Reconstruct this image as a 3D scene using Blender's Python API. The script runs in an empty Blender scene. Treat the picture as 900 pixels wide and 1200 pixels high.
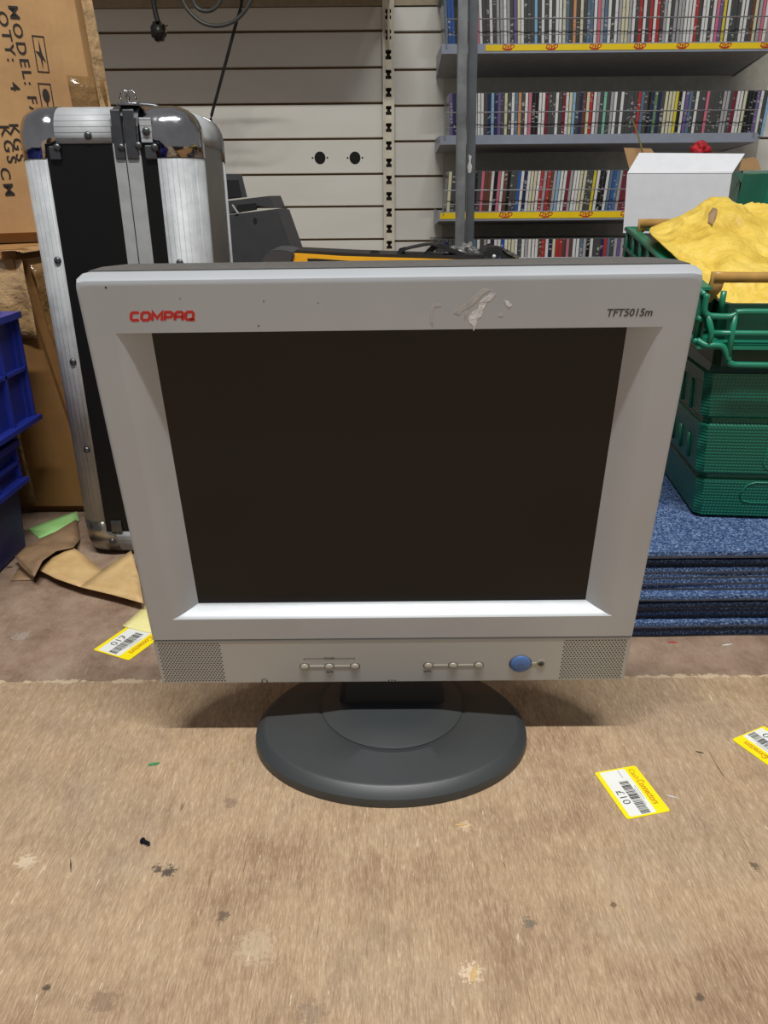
import bpy, bmesh, math, random
from mathutils import Vector, Matrix, noise
rnd = random.Random(7)
C = bpy.context.scene.collection
F = 900.0; TH = math.radians(22.5); RO = math.radians(0.5); HC = 0.435
CAM = Vector((0, 0, HC))
_U0 = Vector((0, math.sin(TH), math.cos(TH))); FW = Vector((0, math.cos(TH), -math.sin(TH))); _R0 = Vector((1, 0, 0))
RT = math.cos(RO)*_R0 - math.sin(RO)*_U0; UP = math.sin(RO)*_R0 + math.cos(RO)*_U0

def ray(px, py): return FW + RT*((px-450)/F) + UP*((600-py)/F)
def at(px, py, Y):
    d = ray(px, py); return CAM + d*(Y/d.y)
def fl(px, py, z=0.0):
    d = ray(px, py); return CAM + d*((z-HC)/d.z)
def onp(px, py, P, n):
    d = ray(px, py); return CAM + d*((P-CAM).dot(n)/d.dot(n))

# ---------------------------------------------------------------- materials
def lin(c):
    return tuple((v/255/12.92 if v/255 <= .04045 else ((v/255+.055)/1.055)**2.4) for v in c) + (1,)
class NT:
    def __init__(s, name):
        s.m = bpy.data.materials.new(name); s.m.use_nodes = True; s.t = s.m.node_tree
        s.b = s.t.nodes['Principled BSDF']
    def n(s, typ, **kw):
        nd = s.t.nodes.new(typ)
        for k, v in kw.items():
            if k in ('inp',):
                for a, b in v.items():
                    if isinstance(b, bpy.types.NodeSocket): s.t.links.new(b, nd.inputs[a])
                    else: nd.inputs[a].default_value = b
            else: setattr(nd, k, v)
        return nd
    def link(s, a, b): s.t.links.new(a, b)
    def ramp(s, fac, stops):
        r = s.n('ShaderNodeValToRGB'); s.link(fac, r.inputs[0]); e = r.color_ramp.elements
        e[0].position, e[0].color = stops[0]; e[1].position, e[1].color = stops[-1]
        for p, c in stops[1:-1]:
            x = e.new(p); x.color = c
        return r.outputs[0]
    def mix(s, fac, a, b, mode='MIX'):
        m = s.n('ShaderNodeMix', data_type='RGBA', blend_type=mode)
        for i, v in ((0, fac), (6, a), (7, b)):
            if isinstance(v, bpy.types.NodeSocket): s.link(v, m.inputs[i])
            else: m.inputs[i].default_value = v
        return m.outputs[2]
    def math(s, op, a, b=None, clamp=False):
        m = s.n('ShaderNodeMath', operation=op, use_clamp=clamp)
        for i, v in ((0, a), (1, b)):
            if v is None: continue
            if isinstance(v, bpy.types.NodeSocket): s.link(v, m.inputs[i])
            else: m.inputs[i].default_value = v
        return m.outputs[0]
    def coord(s, scale=(1, 1, 1), rot=(0, 0, 0), loc=(0, 0, 0)):
        tc = s.n('ShaderNodeTexCoord'); mp = s.n('ShaderNodeMapping')
        s.link(tc.outputs['Object'], mp.inputs[0])
        mp.inputs[1].default_value = loc; mp.inputs[2].default_value = rot; mp.inputs[3].default_value = scale
        return mp.outputs[0]
    def noise(s, vec, scale, detail=4, rough=.55):
        n_ = s.n('ShaderNodeTexNoise'); s.link(vec, n_.inputs['Vector'])
        n_.inputs['Scale'].default_value = scale; n_.inputs['Detail'].default_value = detail; n_.inputs['Roughness'].default_value = rough
        return n_.outputs['Fac']
    def bump(s, h, strength=.3, dist=.002):
        b = s.n('ShaderNodeBump'); s.link(h, b.inputs['Height']); b.inputs['Strength'].default_value = strength; b.inputs['Distance'].default_value = dist
        s.link(b.outputs[0], s.b.inputs['Normal'])

def pm(name, col, rough=.5, metal=0, var=.06, vscale=40, bump=0, bscale=300, col2=None, spec=.5, coat=0, trans=0):
    """procedural: base colour with gentle noise variation"""
    k = NT(name); v = k.coord()
    f = k.noise(v, vscale, 5)
    a = lin(col)
    if col2: b = lin(col2)
    else: b = tuple(max(0, x*(1-3*var)) for x in a[:3])+(1,)
    k.link(k.ramp(f, [(.35, a), (.7, b)]), k.b.inputs['Base Color'])
    k.b.inputs['Roughness'].default_value = rough; k.b.inputs['Metallic'].default_value = metal
    k.b.inputs['Specular IOR Level'].default_value = spec; k.b.inputs['Coat Weight'].default_value = coat
    k.b.inputs['Transmission Weight'].default_value = trans
    if bump: k.bump(k.noise(v, bscale, 3), bump, .0008 if bscale > 60 else .006)
    return k.m

def floor_mat():
    k = NT('plywood_floor')
    ang = math.radians(7)
    g = k.coord((1, .11, 1), (0, 0, ang)); v = k.coord()
    fine = k.noise(g, 950, 6, .75); mid = k.noise(g, 190, 5, .65); big = k.noise(v, 5.5, 5, .6); blot = k.noise(v, 24, 6, .7)
    base = k.ramp(fine, [(.34, lin((84, 62, 44))), (.5, lin((158, 131, 102))), (.64, lin((222, 202, 172)))])
    m2 = k.ramp(mid, [(.34, lin((120, 94, 70))), (.66, lin((196, 174, 144)))])
    c = k.mix(.42, base, m2)
    bl = k.ramp(big, [(.36, lin((126, 95, 74))), (.5, lin((182, 156, 124))), (.64, lin((158, 138, 118)))])
    c = k.mix(.42, c, bl)
    dk = k.ramp(blot, [(.36, (1, 1, 1, 1)), (.5, (0, 0, 0, 1))])
    c = k.mix(k.math('MULTIPLY', dk, .2), c, lin((110, 84, 66)))
    gr = k.ramp(k.noise(v, 9, 6, .75), [(.55, (0, 0, 0, 1)), (.7, (1, 1, 1, 1))])
    c = k.mix(k.math('MULTIPLY', gr, .22), c, lin((178, 166, 150)))
    ln = k.noise(k.coord((1, .025, 1), (0, 0, ang)), 260, 5, .8)
    c = k.mix(k.ramp(ln, [(.30, (.8, .8, .8, 1)), (.38, (0, 0, 0, 1))]), c, lin((92, 66, 46)))
    # pale splinter scratches
    sc = k.noise(k.coord((1, .12, 1), (0, 0, math.radians(-38))), 240, 4, .8)
    c = k.mix(k.ramp(sc, [(.64, (0, 0, 0, 1)), (.68, (.8, .8, .8, 1))]), c, lin((214, 196, 168)))
    sc2 = k.noise(k.coord((1, .1, 1), (0, 0, math.radians(12))), 130, 4, .8)
    c = k.mix(k.ramp(sc2, [(.66, (0, 0, 0, 1)), (.72, (.6, .6, .6, 1))]), c, lin((88, 64, 50)))
    # further board behind the joint is greyer and dustier
    tc = k.n('ShaderNodeTexCoord'); sp = k.n('ShaderNodeSeparateXYZ'); k.link(tc.outputs['Object'], sp.inputs[0])
    yy = sp.outputs['Y']; xx = sp.outputs['X']
    back = k.math('GREATER_THAN', yy, .627)
    bk = k.ramp(k.noise(v, 16, 7, .75), [(.35, lin((96, 76, 66))), (.5, lin((132, 110, 97))), (.7, lin((160, 142, 128)))])
    c = k.mix(k.math('MULTIPLY', back, .72), c, bk)
    jn = k.math('LESS_THAN', k.math('ABSOLUTE', k.math('SUBTRACT', yy, .627)), k.math('MULTIPLY', k.math('SUBTRACT', k.noise(v, 55, 5, .7), .46), .03))
    c = k.mix(k.math('MULTIPLY', jn, .7), c, lin((205, 185, 155)))
    # stains with a shape of their own
    nv = k.n('ShaderNodeTexNoise'); k.link(v, nv.inputs['Vector']); nv.inputs['Scale'].default_value = 260; nv.inputs['Detail'].default_value = 7; nv.inputs['Roughness'].default_value = .7
    for px, py, r, colr, st in ((198, 1021, .0075, (62, 54, 52), .85), (262, 1072, .006, (84, 70, 60), .7), (185, 1018, .005, (62, 54, 52), .8), (30, 1010, .010, (214, 196, 170), .6),
                                (270, 940, .008, (120, 98, 84), .6), (885, 1015, .005, (70, 58, 50), .7), (552, 1140, .009, (218, 196, 168), .75), (545, 968, .007, (214, 190, 160), .7),
                                (620, 1082, .006, (96, 92, 84), .7), (120, 1175, .012, (116, 96, 80), .5), (55, 1158, .004, (60, 50, 44), .8), (366, 1188, .012, (100, 88, 80), .4), (820, 1170, .004, (60, 50, 44), .7), (300, 1110, .018, (190, 172, 146), .5),
                                (105, 690, .012, (120, 100, 90), .4), (25, 745, .014, (168, 158, 148), .6), (720, 1060, .004, (80, 64, 52), .7)):
        p = fl(px, py)
        d = k.n('ShaderNodeVectorMath', operation='DISTANCE', inp={0: tc.outputs['Object'], 1: tuple(p)})
        r *= .75; dist = k.math('ADD', d.outputs['Value'], k.math('MULTIPLY', k.math('SUBTRACT', nv.outputs['Fac'], .5), r*4.5))
        msk = k.math('DIVIDE', k.math('SUBTRACT', r, dist), r*.45, True)
        c = k.mix(k.math('MULTIPLY', msk, st), c, lin(colr))
    k.link(c, k.b.inputs['Base Color']); k.b.inputs['Roughness'].default_value = .62; k.b.inputs['Specular IOR Level'].default_value = .3
    k.bump(k.math('ADD', fine, blot), .25, .001)
    return k.m

def carton_mat(name, col, dark):
    k = NT(name); v = k.coord()
    a = k.noise(v, 6, 5, .6); f = k.noise(k.coord((1, 1, .06)), 160, 3)
    c = k.ramp(a, [(.3, lin(dark)), (.6, lin(col))])
    c = k.mix(.12, c, k.ramp(f, [(.3, lin(dark)), (.7, lin(col))]))
    k.link(c, k.b.inputs['Base Color']); k.b.inputs['Roughness'].default_value = .75; k.bump(a, .3, .01)
    return k.m

def paper_mat(name, col, dark, bs=30, st=.5, dist=.004):
    k = NT(name); v = k.coord()
    a = k.noise(v, bs, 5, .6)
    k.link(k.ramp(a, [(.3, lin(dark)), (.65, lin(col))]), k.b.inputs['Base Color']); k.b.inputs['Roughness'].default_value = .6
    vo = k.n('ShaderNodeTexVoronoi', feature='DISTANCE_TO_EDGE'); k.link(v, vo.inputs['Vector']); vo.inputs['Scale'].default_value = bs*.7
    k.bump(k.math('ADD', a, k.math('MULTIPLY', vo.outputs['Distance'], .8)), st, dist)
    return k.m

def ribbed(name, axis, freq):
    k = NT(name); v = k.coord()
    w = k.n('ShaderNodeTexWave', wave_type='BANDS', bands_direction=axis, wave_profile='SAW'); k.link(v, w.inputs['Vector']); w.inputs['Scale'].default_value = freq
    k.link(k.ramp(k.noise(v, 25, 6, .7), [(.3, lin((150, 153, 156))), (.6, lin((178, 182, 184)))]), k.b.inputs['Base Color'])
    k.b.inputs['Metallic'].default_value = .1; k.b.inputs['Roughness'].default_value = .55; k.b.inputs['Specular IOR Level'].default_value = .35
    k.bump(k.ramp(w.outputs['Fac'], [(0, (0, 0, 0, 1)), (.12, (1, 1, 1, 1)), (.85, (.9, .9, .9, 1))]), .5, .0015)
    return k.m

def speckle_mat(name, col, spot, amt=.62):
    """CD spine: paper colour with small run of printed lettering, shifted per case"""
    k = NT(name); tc = k.n('ShaderNodeTexCoord'); oi = k.n('ShaderNodeObjectInfo')
    mp = k.n('ShaderNodeMapping'); k.link(tc.outputs['Object'], mp.inputs[0])
    cx = k.n('ShaderNodeCombineXYZ'); k.link(k.math('MULTIPLY', oi.outputs['Random'], 50), cx.inputs[2]); k.link(k.math('MULTIPLY', oi.outputs['Random'], 17), cx.inputs[0])
    k.link(cx.outputs[0], mp.inputs[1]); mp.inputs[3].default_value = (60, 10, 150)
    f = k.noise(mp.outputs[0], 1.0, 2)
    mp2 = k.n('ShaderNodeMapping'); k.link(tc.outputs['Object'], mp2.inputs[0]); k.link(cx.outputs[0], mp2.inputs[1]); mp2.inputs[3].default_value = (3, 3, 22)
    g = k.noise(mp2.outputs[0], 1.0, 1)
    msk = k.math('MULTIPLY', k.math('GREATER_THAN', f, .56), k.math('GREATER_THAN', g, .54))
    k.link(k.mix(k.math('MULTIPLY', msk, .22 if sum(col) > 380 else .6), lin(col), lin(spot)), k.b.inputs['Base Color'])
    k.b.inputs['Roughness'].default_value = .3
    return k.m

def carpet_mat():
    k = NT('blue_carpet_pile'); v = k.coord()
    n1 = k.noise(v, 420, 3, .8); n2 = k.noise(v, 90, 4, .7)
    c = k.ramp(n1, [(.36, lin((22, 38, 72))), (.5, lin((62, 90, 142))), (.62, lin((176, 204, 238)))])
    c = k.mix(.35, c, k.ramp(n2, [(.35, lin((40, 60, 108))), (.65, lin((96, 126, 176)))]))
    k.link(c, k.b.inputs['Base Color']); k.b.inputs['Roughness'].default_value = .9; k.b.inputs['Specular IOR Level'].default_value = .15
    k.bump(n1, 1.0, .004)
    return k.m

def crate_mesh_mat(name, col, dark):
    k = NT(name); tc = k.n('ShaderNodeTexCoord'); sp = k.n('ShaderNodeSeparateXYZ'); k.link(tc.outputs['Object'], sp.inputs[0])
    s = k.math('ADD', sp.outputs['X'], k.math('MULTIPLY', sp.outputs['Y'], .8))
    a = k.math('SINE', k.math('MULTIPLY', s, 1800)); b = k.math('SINE', k.math('MULTIPLY', sp.outputs['Z'], 1800))
    h = k.math('MULTIPLY', k.math('ADD', a, 1), k.math('ADD', b, 1))
    k.link(k.mix(k.math('MULTIPLY', h, .25, True), lin(dark), lin(col)), k.b.inputs['Base Color'])
    k.b.inputs['Roughness'].default_value = .32; k.bump(h, .35, .0012)
    return k.m

def slat_mat():
    k = NT('slat_panel_laminate'); v = k.coord((1, 1, 5))
    k.link(k.ramp(k.noise(v, 3, 5), [(.3, lin((222, 220, 210))), (.7, lin((230, 228, 219)))]), k.b.inputs['Base Color']); k.b.inputs['Roughness'].default_value = .45
    return k.m

def envelope_mat():
    k = NT('yellow_padded_paper'); v = k.coord()
    a = k.noise(v, 14, 6, .65)
    c = k.ramp(a, [(.3, lin((188, 154, 48))), (.5, lin((218, 186, 76))), (.7, lin((230, 204, 104)))])
    k.link(c, k.b.inputs['Base Color']); k.b.inputs['Roughness'].default_value = .5
    vo = k.n('ShaderNodeTexVoronoi', feature='DISTANCE_TO_EDGE'); k.link(v, vo.inputs['Vector']); vo.inputs['Scale'].default_value = 17
    k.bump(k.math('ADD', a, vo.outputs['Distance']), .8, .012)
    return k.m

M = dict(
    floor=floor_mat(), slat=slat_mat(), mdf=pm('brown_groove_board', (120, 88, 48), .8), wallup=pm('brown_pelmet_board', (170, 156, 130), .7),
    cream=pm('cream_painted_steel', (232, 225, 206), .4), black=pm('black_void', (10, 10, 10), .8),
    silver=pm('silver_monitor_plastic', (177, 181, 185), .42, .25, .03, 9, .06, 1800), silver2=pm('silver_lower_panel_plastic', (177, 179, 177), .42, .25, .02, 9, .06, 1800),
    screen=pm('matte_dark_screen', (14, 13, 13), .24, 0, .05, 3, spec=.35), housing=pm('charcoal_housing', (86, 84, 82), .55, 0, .05, 200, .2, 900),
    base=pm('charcoal_stand_plastic', (58, 62, 63), .42, 0, .05, 12, .12, 2200), basedark=pm('dark_neck_plastic', (18, 18, 19), .5),
    red=pm('red_print', (196, 40, 34), .5), dkprint=pm('dark_print', (70, 68, 68), .5), blackprint=pm('black_print', (34, 28, 24), .6),
    hole=pm('dark_hole', (66, 60, 54), .8), gap=pm('seam_shadow_gap', (60, 54, 48), .8), btn=pm('button_plastic', (176, 172, 160), .35, .3), blue=pm('blue_power_button', (74, 112, 168), .35),
    smear=pm('dried_white_smear', (226, 226, 226), .6, 0, .15, 300, .6, 300), smear2=pm('thin_grey_smear', (180, 178, 175), .6, 0, .1, 200),
    chrome=pm('worn_chrome', (178, 178, 182), .14, 1, .1, 30, .35, 28), steel=pm('dull_steel', (96, 98, 101), .35, .8, .1, 60),
    oldchrome=pm('grimy_chrome', (170, 164, 152), .3, .8, .3, 50, .5, 80),
    panel=pm('black_laminate', (12, 12, 12), .45, spec=.3), sidepanel=pm('laminate_painted_reflection', (130, 128, 124), .35, .5),  # side panel grey is a reflection painted into the laminate colour
    ribv=ribbed('ribbed_aluminium_upright', 'X', 55), ribh=ribbed('ribbed_aluminium_cross', 'Z', 55), ribs=ribbed('ribbed_aluminium_side', 'Y', 50), alu=pm('plain_aluminium', (180, 184, 184), .45, .3, .06, 50),
    carton=carton_mat('brown_carton', (190, 150, 100), (160, 120, 78)), carton2=carton_mat('taped_carton', (158, 116, 66), (118, 82, 42)),
    tape=pm('clear_parcel_tape', (142, 108, 64), .16, 0, .12, 30, 1.0, 40, coat=.5), wrap=pm('crumpled_clear_wrap', (186, 152, 108), .12, 0, .12, 40, 1.0, 50, coat=1),
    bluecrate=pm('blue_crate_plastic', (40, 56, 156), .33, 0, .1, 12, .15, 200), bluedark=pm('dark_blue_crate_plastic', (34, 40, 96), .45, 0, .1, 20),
    greencrate=pm('green_crate_plastic', (26, 122, 94), .3, 0, .08, 14), greenmesh=crate_mesh_mat('green_crate_woven_texture', (30, 128, 100), (12, 84, 66)), greenshade=pm('green_crate_recess_shade', (14, 66, 50), .4),  # rim recess repeats the crate green, darkened to paint in its shade
    bale=pm('ochre_plastic_bar', (196, 152, 84), .4, 0, .12, 40), envelope=envelope_mat(),
    pile=carpet_mat(), backing=pm('carpet_backing', (70, 72, 84), .9, 0, .15, 300, .5, 400), edge=pm('carpet_cut_edge', (40, 52, 92), .95, 0, .3, 500, .8, 600),
    kraft=paper_mat('tan_kraft_paper', (208, 176, 124), (184, 150, 100)), kraftd=paper_mat('brown_kraft_paper', (150, 122, 92), (124, 98, 72)),
    greenpaper=paper_mat('green_note_paper', (168, 222, 140), (150, 205, 122), st=.2), creampaper=paper_mat('pale_yellow_paper', (236, 228, 160), (222, 212, 140), st=.2),
    labely=pm('yellow_label_paper', (246, 226, 16), .45, 0, .02), labelw=pm('white_label_paper', (228, 230, 226), .5, 0, .02), orange=pm('orange_print', (206, 140, 20), .5),
    shelf=pm('grey_blue_shelf_steel', (152, 160, 176), .4, .1, .03), under=pm('grey_shelf_underside', (165, 168, 168), .5), backp=pm('grey_back_panel', (190, 186, 172), .6),
    wire=pm('guard_wire', (176, 178, 182), .3, .8), labelstrip=pm('yellow_shelf_strip', (250, 216, 20), .4, 0, .02), post=pm('galvanised_post', (138, 142, 144), .45, .3, .2, 14),
    postdark=pm('dark_grey_post', (100, 105, 110), .45, .3, .12, 14), whitecard=pm('white_card', (226, 228, 232), .55, 0, .02), browncard=pm('inner_brown_card', (190, 150, 104), .7),
    whitegreen=pm('grey_green_card', (120, 150, 136), .6), greencard=pm('deep_green_card', (60, 110, 92), .6), redflower=pm('red_fabric', (206, 24, 40), .7, 0, .3, 200, 1, 200),
    twig=pm('dry_stem', (132, 120, 70), .7), cable=pm('black_cable_rubber', (30, 29, 28), .4), greycable=pm('grey_cable_rubber', (66, 66, 62), .4), brass=pm('plug_pin_metal', (190, 180, 150), .25, 1),
    device=pm('dark_grey_device_plastic', (62, 63, 66), .5, 0, .05, 60, .2, 900), devdark=pm('black_device_plastic', (28, 28, 30), .5),
    toolyel=pm('yellow_case_plastic', (240, 178, 36), .4, 0, .05, 30), strap=pm('black_webbing', (30, 30, 32), .7, 0, .2, 200, .6, 500), strapblue=pm('blue_printed_ring', (60, 76, 128), .5),
    white=pm('white_scuff', (214, 214, 210), .5), screw=pm('blued_screw_steel', (60, 66, 80), .3, .9), greenchip=pm('green_plastic_chip', (70, 140, 90), .5),
    clear=pm('cloudy_tape', (120, 120, 118), .35, 0, .3, 150, 1, 120), lamp=None)

# ---------------------------------------------------------------- mesh helpers
def obj(name, bm, mat, parent=None, smooth=False, loc=None):
    me = bpy.data.meshes.new(name); bmesh.ops.recalc_face_normals(bm, faces=bm.faces); bm.to_mesh(me); bm.free()
    o = bpy.data.objects.new(name, me); C.objects.link(o)
    for m in (mat if isinstance(mat, (list, tuple)) else [mat]): me.materials.append(m)
    if smooth:
        for p in me.polygons: p.use_smooth = True
    if parent is not None:
        o.parent = parent; o.matrix_parent_inverse = Matrix.Identity(4)
    return o
def empty(name, label, cat, loc=(0, 0, 0), rot=None, group=None, M4=None):
    o = bpy.data.objects.new(name, None); C.objects.link(o); o.empty_display_size = .05
    if M4 is not None: o.matrix_world = M4
    else:
        o.location = loc
        if rot: o.rotation_euler = rot
    tag(o, label, cat, group); return o
def tag(o, label, cat, group=None):
    o['label'] = label; o['category'] = cat
    if group: o['group'] = group
    return o
def struct(o): o['kind'] = 'structure'; return o
def recenter(o):
    """move a top-level mesh's origin to the middle of its underside"""
    vs = [v.co for v in o.data.vertices]
    c = Vector(((min(v.x for v in vs)+max(v.x for v in vs))/2, (min(v.y for v in vs)+max(v.y for v in vs))/2, min(v.z for v in vs)))
    o.data.transform(Matrix.Translation(-c)); o.location = c; return o

def B(): return bmesh.new()
def box(bm, lo, hi, mt=None, bev=0, seg=2, mi=0):
    t = bmesh.new() if bev else bm
    x0, y0, z0 = lo; x1, y1, z1 = hi
    vs = [t.verts.new(p) for p in ((x0, y0, z0), (x1, y0, z0), (x1, y1, z0), (x0, y1, z0), (x0, y0, z1), (x1, y0, z1), (x1, y1, z1), (x0, y1, z1))]
    fs = [t.faces.new([vs[i] for i in f]) for f in ((0, 3, 2, 1), (4, 5, 6, 7), (0, 1, 5, 4), (1, 2, 6, 5), (2, 3, 7, 6), (3, 0, 4, 7))]
    for f in fs: f.material_index = mi
    if bev:
        bmesh.ops.bevel(t, geom=t.edges[:], offset=bev, segments=seg, profile=.5, affect='EDGES')
        if mt: bmesh.ops.transform(t, matrix=mt, verts=t.verts[:])
        me = bpy.data.meshes.new('t'); t.to_mesh(me); t.free(); bm.from_mesh(me); bpy.data.meshes.remove(me)
    elif mt: bmesh.ops.transform(t, matrix=mt, verts=vs)
    return bm
def hexa(bm, p, mi=0):
    """8 points: bottom loop 0-3, top loop 4-7"""
    vs = [bm.verts.new(q) for q in p]
    for f in ((0, 3, 2, 1), (4, 5, 6, 7), (0, 1, 5, 4), (1, 2, 6, 5), (2, 3, 7, 6), (3, 0, 4, 7)):
        bm.faces.new([vs[i] for i in f]).material_index = mi
    return bm
def prism(bm, pts, ext):
    """pts: list of 3D points (planar loop), ext: Vector extrusion"""
    a = [bm.verts.new(p) for p in pts]; b = [bm.verts.new(Vector(p)+Vector(ext)) for p in pts]
    bm.faces.new(a); bm.faces.new(b[::-1])
    for i in range(len(a)):
        j = (i+1) % len(a); bm.faces.new((a[i], b[i], b[j], a[j]))
    return bm
def tube(bm, pts, r, n=8, r2=None):
    pts = [Vector(p) for p in pts]; rings = []
    up = Vector((0, 0, 1))
    for i, p in enumerate(pts):
        d = (pts[min(i+1, len(pts)-1)]-pts[max(i-1, 0)]).normalized()
        a = d.cross(up if abs(d.z) < .95 else Vector((1, 0, 0))).normalized(); b = d.cross(a).normalized()
        rr = r if r2 is None else r+(r2-r)*i/(len(pts)-1)
        rings.append([bm.verts.new(p+a*rr*math.cos(2*math.pi*k/n)+b*rr*math.sin(2*math.pi*k/n)) for k in range(n)])
    for A, Bq in zip(rings, rings[1:]):
        for k in range(n): bm.faces.new((A[k], A[(k+1) % n], Bq[(k+1) % n], Bq[k]))
    bm.faces.new(rings[0][::-1]); bm.faces.new(rings[-1]); return bm
def spline(pts, n=8):
    P = [Vector(p) for p in pts]; P = [P[0]*2-P[1]]+P+[P[-1]*2-P[-2]]; out = []
    for i in range(1, len(P)-2):
        for k in range(n):
            t = k/n; a, b, c, d = P[i-1:i+3]
            out.append(.5*((2*b)+(c-a)*t+(2*a-5*b+4*c-d)*t*t+(3*b-a-3*c+d)*t**3))
    out.append(P[-2]); return out
def disc(bm, c, r, h, n=20, axis='Z', ry=None, rt=None):
    """short cylinder from c along axis by h"""
    ry = ry or r; rt = rt if rt is not None else 1
    f = {'Z': lambda a, b, t: Vector((a, b, t)), 'Y': lambda a, b, t: Vector((a, t, b)), 'X': lambda a, b, t: Vector((t, a, b))}[axis]
    c = Vector(c)
    A = [bm.verts.new(c+f(r*math.cos(2*math.pi*k/n), ry*math.sin(2*math.pi*k/n), 0)) for k in range(n)]
    Bq = [bm.verts.new(c+f(rt*r*math.cos(2*math.pi*k/n), rt*ry*math.sin(2*math.pi*k/n), h)) for k in range(n)]
    for k in range(n): bm.faces.new((A[k], A[(k+1) % n], Bq[(k+1) % n], Bq[k]))
    bm.faces.new(A[::-1]); bm.faces.new(Bq); return bm
def dome(bm, c, r, h, axis='Y', n=14, m=4):
    c = Vector(c); sgn = 1 if h > 0 else -1
    f = {'Z': lambda a, b, t: Vector((a, b, t)), 'Y': lambda a, b, t: Vector((a, t, b)), 'X': lambda a, b, t: Vector((t, a, b))}[axis]
    rings = []
    for i in range(m):
        t = i/m*math.pi/2
        rings.append([bm.verts.new(c+f(r*math.cos(t)*math.cos(2*math.pi*k/n), r*math.cos(t)*math.sin(2*math.pi*k/n), h*math.sin(t))) for k in range(n)])
    top = bm.verts.new(c+f(0, 0, h))
    for A, Bq in zip(rings, rings[1:]):
        for k in range(n): bm.faces.new((A[k], A[(k+1) % n], Bq[(k+1) % n], Bq[k]))
    for k in range(n): bm.faces.new((rings[-1][k], rings[-1][(k+1) % n], top))
    bm.faces.new(rings[0][::-1]); return bm
def grid(bm, P, closed=False):
    vs = [[bm.verts.new(p) for p in row] for row in P]
    for i in range(len(P)-1):
        for j in range(len(P[0])-1): bm.faces.new((vs[i][j], vs[i][j+1], vs[i+1][j+1], vs[i+1][j]))
    return vs
def solid(o, t, off=-1):
    m = o.modifiers.new('thickness', 'SOLIDIFY'); m.thickness = t; m.offset = off; return o

def text_mesh(name, s, size, mat, parent, Mx, extrude=.0003, shear=0, offset=0, align='LEFT', sx=1, space=1):
    cu = bpy.data.curves.new(name, 'FONT'); cu.body = s; cu.size = size; cu.extrude = extrude; cu.shear = shear; cu.offset = offset; cu.align_x = align; cu.space_character = space
    cu.resolution_u = 3
    t = bpy.data.objects.new('tmp', cu); C.objects.link(t)
    dg = bpy.context.evaluated_depsgraph_get(); me = bpy.data.meshes.new_from_object(t.evaluated_get(dg))
    bpy.data.objects.remove(t); bpy.data.curves.remove(cu)
    me.transform(Matrix.Diagonal((sx, 1, 1, 1))); me.transform(Mx); me.name = name
    me.materials.clear(); me.materials.append(mat)
    o = bpy.data.objects.new(name, me); C.objects.link(o); o.parent = parent
    return o
def frame(o, x, y):
    """matrix with local X along x, local Y along y, origin o"""
    x = Vector(x).normalized(); z = x.cross(Vector(y)).normalized(); y = z.cross(x)
    return Matrix(((x.x, y.x, z.x, o[0]), (x.y, y.y, z.y, o[1]), (x.z, y.z, z.z, o[2]), (0, 0, 0, 1)))

# ================================================================= CAMERA
cd = bpy.data.cameras.new('camera'); cam = bpy.data.objects.new('camera', cd); C.objects.link(cam)
cd.sensor_fit = 'VERTICAL'; cd.sensor_height = 36.0; cd.lens = F/1200*36; cd.clip_start = .01
bk = -FW
cam.matrix_world = Matrix(((RT.x, UP.x, bk.x, CAM.x), (RT.y, UP.y, bk.y, CAM.y), (RT.z, UP.z, bk.z, CAM.z), (0, 0, 0, 1)))
bpy.context.scene.camera = cam

# ================================================================= SETTING
YW = 2.75
b = B(); box(b, (-2.2, -.6, -.02), (2.2, YW+.05, 0)); struct(obj('floor', b, M['floor']))
wall = B(); box(wall, (-2.2, YW+.012, 0), (2.2, YW+.05, 2.45))
wb = struct(obj('wall_back', wall, M['mdf']))
def slats(xa, xb, ys, px):
    zs = [at(px, y, YW).z for y in ys]                       # groove heights read from the wall
    d0 = zs[-2]-zs[-1]
    while zs[-1]-d0 > .02: zs.append(zs[-1]-d0)
    bm = B(); top = at(px, 8, YW).z
    edges = [top]+zs+[0]
    for k, (hi, lo) in enumerate(zip(edges, edges[1:])):
        z1 = hi-(.004 if k else 0); z0 = lo+(.005 if k < len(edges)-2 else 0)
        if z1-z0 < .01: continue
        # each slat has a small lip behind the groove
        prism(bm, [(xa, YW, z0), (xa, YW, z1), (xa, YW+.004, z1+.0015), (xa, YW+.012, z1+.0015), (xa, YW+.012, z0-.0015), (xa, YW+.004, z0-.0015)], (xb-xa, 0, 0))
    return bm
xup0 = at(449, 150, YW).x; xup1 = at(462, 150, YW).x
o = struct(obj('slat_panel', slats(-2.2, xup0+.004, [36, 79, 121, 162.5, 204, 242, 280.5], 440), M['slat'], wb))
o = struct(obj('slat_panel', slats(xup1-.004, 2.2, [37.7, 81.7, 124, 165.7, 206.7, 245.7, 282.7], 490), M['slat'], wb))
b = B(); box(b, (-2.2, YW-.006, at(440, 7, YW).z), (2.2, YW+.012, 2.45)); struct(obj('pelmet_board', b, M['wallup'], wb))
b = B()
for px in (375, 416):
    p = at(px, 185, YW); disc(b, (p.x, YW+.0005, p.z), .018, -.0012, 18, 'Y', .019)
    for s in (-1, 1): disc(b, (p.x+s*.024, YW+.0005, p.z), .003, -.0008, 8, 'Y')
struct(obj('socket_hole', b, M['black'], wb))

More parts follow.
